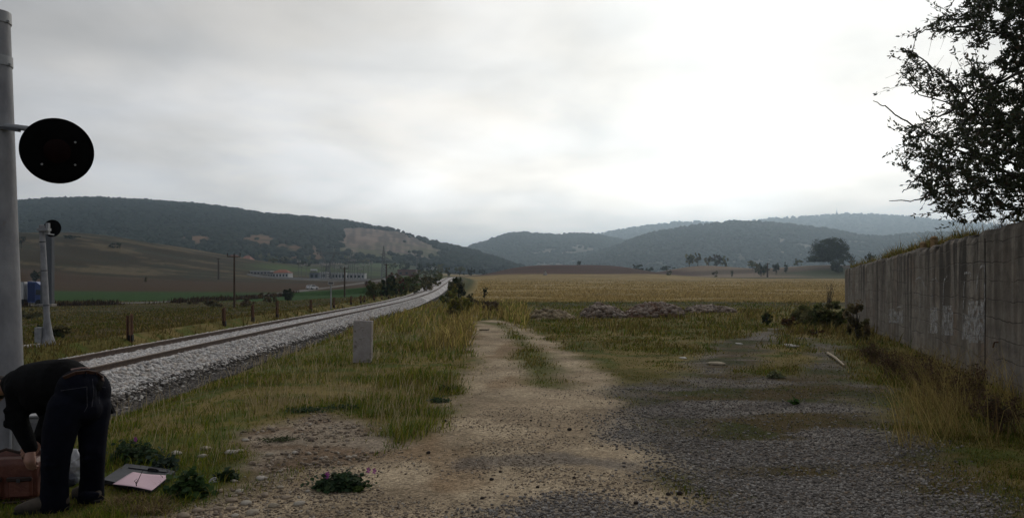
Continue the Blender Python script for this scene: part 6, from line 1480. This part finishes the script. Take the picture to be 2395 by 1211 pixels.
# ---------------------------------------------------------------- mallow clumps and leafy weeds
def weed(name, lab, px, py, w_, h_, cols, leaf, n, flowers=0, seed=0, grp=None, round_=True):
    r = np.random.default_rng(seed); g0 = ground(px, py, 4, 30); f = g0[1]/F; t = thing(name, lab, 'plant', g0, grp)
    k = r.normal(size=(n, 3)); k /= np.linalg.norm(k, axis=1)[:, None]; k *= r.random((n, 1))**.4
    k[:, :2] += .25*r.normal(size=(n, 2))*(r.random((n, 1)) < .35); P = np.stack([k[:, 0]*w_*f*.5, k[:, 1]*w_*f*.30, np.abs(k[:, 2])*h_*f*(.15+1.15*vnoise(k[:, 0]*4+seed, k[:, 1]*4, seed)**1.3)+.01], -1)
    nn = np.stack([r.normal(size=n)*.45, r.normal(size=n)*.45-.35, np.ones(n)], -1); nn /= np.linalg.norm(nn, axis=1)[:, None]
    a = np.cross(nn, r.normal(size=(n, 3))); a /= np.linalg.norm(a, axis=1)[:, None]; b = np.cross(nn, a); s = leaf*(.55+.8*r.random((n, 1)))
    ring = [(math.cos(q*math.pi/4), math.sin(q*math.pi/4)*(1 if round_ else .5)) for q in range(8)]
    V = np.stack([P+nn*s*.0]+[P+(a*x+b*y)*s*(1.0 if q % 2 else .86)+nn*s*(.18 if q % 2 else .05) for q, (x, y) in enumerate(ring)], 1).reshape(-1, 3)
    i = np.arange(n)[:, None]*9; F3 = np.concatenate([i+np.array([[0, 1+q, 1+(q+1) % 8]]) for q in range(8)])
    cc = np.array(cols)[r.integers(0, len(cols), n)]*(.75+.5*r.random((n, 1)))
    np_obj('leaves', V, F3, None, LEAFM(), np.repeat(cc, 9, 0), t)
    m = MB()
    for q in range(26):
        j = r.integers(0, n); m.tube([Vector(g0)+Vector((P[j, 0]*.4, P[j, 1]*.4, 0)), Vector(g0)+Vector((P[j, 0]*.8, P[j, 1]*.8, P[j, 2]*.7)), Vector(g0)+Vector(P[j])], [.004, .003, .002], 4)
    m.build('stems', material('green_stem', (.06, .07, .03), (.08, .085, .04)), t)
    for q, (dx, dy) in enumerate(flowers or []):
        p = P3(px+dx, py+dy, g0[1]-.05); fm = MB()
        for e in range(5):
            an = e*1.2566; fm.prism([p, p+Vector((math.cos(an-.45)*.013, -.006, math.sin(an-.45)*.02)), p+Vector((math.cos(an)*.019, -.010, math.sin(an)*.028)), p+Vector((math.cos(an+.45)*.013, -.006, math.sin(an+.45)*.02))], (0, .002, 0))
        fm.build('flower', material('magenta_petal', (.36, .05, .30), (.44, .09, .38), rough=.7), t)
ML = [(.032, .062, .026), (.045, .078, .032), (.026, .05, .024), (.06, .085, .036)]
weed('mallow_plant', 'dark green mallow with one magenta flower beside the person and the portfolio', 318, 1078, 130, 52, ML, .017, 1500, [(0, -52)], 1)
weed('mallow_plant', 'dark low mallow clump with magenta flowers alone on the bare earth', 792, 1142, 124, 42, ML, .0155, 1500, [(-25, -34), (70, -44), (84, -42), (-28, -30)], 2)
weed('leafy_weed', 'bluish green leafy weed right behind the portfolio corner', 385, 1100, 60, 46, [(.05, .075, .055), (.04, .065, .045)], .022, 420, None, 3)
weed('leafy_weed', 'bright green broad leaved weed between portfolio and cup lid', 440, 1160, 92, 62, [(.045, .085, .025), (.035, .07, .025), (.06, .10, .03)], .024, 620, None, 4)
weed('leafy_weed', 'low green weed just past the cup lid', 528, 1122, 54, 26, [(.035, .065, .025), (.03, .055, .022)], .022, 260, None, 5)
weed('leafy_weed', 'small fresh green tuft alone on the grey gravel', 1859, 946, 22, 18, [(.06, .13, .025), (.05, .11, .02)], .022, 120, None, 6, None, False)
weed('leafy_weed', 'grey green weed clump on the grass strip between the two ruts', 1815, 884, 44, 20, [(.13, .15, .07), (.11, .12, .06)], .016, 260, None, 7)
weed('dock_weed', 'dark leafy weed at the grass edge by the dirt track', 1025, 940, 60, 16, ML, .014, 240, None, 8, 'dark weeds along the track edge')
weed('dock_weed', 'second dark leafy weed farther along the track edge', 1050, 912, 56, 16, ML, .014, 240, None, 9, 'dark weeds along the track edge')
weed('dock_weed', 'dark weed patch in the grass above the bare rubble', 720, 962, 110, 12, ML, .012, 260, None, 10, 'dark weeds along the track edge')
weed('dock_weed', 'dark weed patch in the verge grass above the first rubble stones', 805, 955, 90, 11, ML, .012, 220, None, 11, 'dark weeds along the track edge')
weed('dock_weed', 'low weed on the rubble edge where the verge ends', 655, 1030, 90, 8, [(.08, .085, .04), (.06, .07, .03)], .011, 200, None, 12, 'dark weeds along the track edge')
weed('grass_tuft_weed', 'small green tuft at the foot of the lone mallow', 838, 1150, 26, 14, [(.06, .10, .02), (.08, .11, .03)], .014, 160, None, 13, None, False)
# dry straw tussock in front of the portfolio
Yg = 5.15+.55*rng.random(1800); tX = (330+130*(rng.random(1800)-.5)-CX)/F*Yg
ok = fbm(tX*3, Yg*3, 951) > .38; tX, Yg = tX[ok], Yg[ok]
tX, Yg = tX[(Yg < 5.5)], Yg[(Yg < 5.5)]
blades('straw_litter', 'matted brown straw on the ground before the portfolio', tX, Yg, .03+.07*rng.random(len(tX)), .005+.004*rng.random(len(tX)), DRYP[rng.integers(0, 5, len(tX))]*.7, 1.6)

# ---------------------------------------------------------------- stones, clods and scraps lying about
def rock(name, lab, cat, px, py, sx, sy, sz, col, grp=None, seed=0, sink=.25, flatn=1.0):
    r = np.random.default_rng(2000+seed); g0 = ground(px, py, 3.8, 60); f = g0[1]/F
    v, fc = ICO2, ICO2F; d = 1+.28*(fbm(v[:, 0]*1.6+seed, v[:, 1]*1.6+v[:, 2], seed, 3)-.5)*2
    d = d*(.86+.28*r.random(len(v))); V = v*d[:, None]*np.array([sx*f/2, sy*f/2, sz*f/2]); an = r.random()*.8-.4; V = V @ np.array([[math.cos(an), -math.sin(an), 0], [math.sin(an), math.cos(an), 0], [0, 0, 1]])
    o = np_obj(name, V, fc, None, STONEM, np.repeat(np.array([col]), len(V), 0), None, False)
    o.location = (g0[0], g0[1], g0[2]+sz*f/2*(1-2*sink)); return tag(o, lab, cat, grp)
r = np.random.default_rng(55)
PALE = [(.34, .29, .22), (.38, .34, .28), (.28, .22, .16), (.42, .38, .33)]
for k, (px, py, s) in enumerate([(540, 1060, 22), (562, 1056, 15), (476, 1068, 17), (548, 1126, 13), (560, 1150, 17), (541, 1172, 20), (507, 1190, 18), (575, 1178, 22), (590, 1201, 26), (550, 1206, 15), (462, 1197, 22), (620, 1160, 18), (640, 1185, 22), (612, 1120, 20), (680, 1120, 16), (480, 1050, 20), (700, 1180, 20), (655, 1140, 14), (412, 1062, 20), (590, 1085, 16), (630, 1065, 16), (515, 1150, 16), (720, 1150, 14), (605, 1045, 14), (575, 1030, 14), (540, 1190, 18), (430, 1208, 26), (668, 1165, 14), (690, 1060, 13), (740, 1045, 12)]):
    rock('rubble_stone', 'one of the pale stones scattered in the rubble along the bare verge', 'stone', px, py, s*(1+.5*r.random()), s*(.8+.5*r.random()), s*(.45+.3*r.random()), PALE[r.integers(0, 4)], 'pale stones in the rubble verge', 100+k)
DG = (.030, .022, .018)
for k, (px, py, s) in enumerate([(1590, 1156, 12), (1563, 1157, 9), (1630, 1159, 9), (1601, 1165, 6), (1487, 1178, 10), (1332, 1006, 8), (1361, 1005, 5), (1257, 1140, 7), (1343, 1118, 7), (1002, 1060, 9), (1040, 986, 8), (1150, 1122, 8), (1170, 1104, 6), (1128, 1166, 8), (1242, 984, 5)]):
    rock('earth_clod', 'one of the small dark earth clods strewn over the dirt track', 'clod', px, py, s*1.3, s, s*.9, DG, 'dark clods on the dirt track', 200+k, .2)
rock('limestone_slab', 'flat cream coloured rock slab lying on the edge of the gravel rut', 'stone', 1678, 852, 40, 50, 9, (.32, .27, .19), None, 301)
rock('pale_chip', 'small whitish chip beside the cream rock slab', 'stone', 1598, 838, 14, 30, 5, (.5, .47, .42), None, 302)
rock('white_scrap', 'small flat white scrap lying at the near rut in the grass', 'litter', 1729, 804, 11, 30, 3, (.55, .53, .5), None, 303)
rock('broken_slab', 'jagged pale grey slab lying by the rusty weeds near the wall', 'stone', 1850, 810, 26, 70, 7, (.30, .28, .25), None, 304)
a, b = ground(1936, 829, 8, 40), ground(1975, 858, 8, 40)
t = thing('peeled_pole', 'pale peeled stick lying on the ground near the wall', 'stick', a); m = MB(); a_, b_ = Vector(a)+Vector((0, 0, .04)), Vector(b)+Vector((0, 0, .03)); m.tube([a_, a_.lerp(b_, .5)+Vector((0, 0, .02)), b_], [.028, .026, .018], 8); m.build('shaft', material('peeled_wood', (.30, .24, .16), (.38, .31, .22), rough=.8, scale=12), t)
m = MB(); m.tube([a_.lerp(b_, .7), a_.lerp(b_, .8)+Vector((.08, -.05, .02))], [.012, .006], 5); m.build('side_twig', material('peeled_wood', (0, 0, 0)), t)
t = thing('sleeper_piece', 'short dark stick lying across the start of the dirt track', 'stick', ground(1132, 773, 10, 60)); q = Vector(t.location); MB().bar(q+Vector((-.16, 0, .03)), q+Vector((.16, .02, .03)), .035).build('wood', BARK(), t); MB().bar(q+Vector((.1, -.05, .02)), q+Vector((.17, .05, .05)), .02).build('splinter', BARK(), t)
print('person', time.time()-T0)
# ---------------------------------------------------------------- haze: one closed box of even, thin air
def haze():
    x0, x1, y0, y1, z0, z1 = -9100, 9100, -9100, 9100, -12, HAZE_TOP
    V = [(x, y, z) for z in (z0, z1) for y in (y0, y1) for x in (x0, x1)]
    q = [(0, 2, 3, 1), (4, 5, 7, 6), (0, 1, 5, 4), (2, 6, 7, 3), (0, 4, 6, 2), (1, 3, 7, 5)]
    m = bpy.data.materials.new('haze'); m.use_nodes = True; nt = m.node_tree; nt.nodes.clear()
    out = nt.nodes.new('ShaderNodeOutputMaterial'); v = nt.nodes.new('ShaderNodeVolumePrincipled')
    v.inputs['Color'].default_value = (.62, .81, 1.0, 1); v.inputs['Density'].default_value = HAZE_D; v.inputs['Anisotropy'].default_value = .8
    nt.links.new(v.outputs[0], out.inputs['Volume'])
    o = np_obj('haze', V, None, q, m); tag(o, 'thin pale blue autumn haze over the whole valley', 'haze', kind='stuff')
HAZE_TOP, HAZE_D = 480, 2.9e-4
haze()
print('done', time.time()-T0, len(bpy.data.objects))
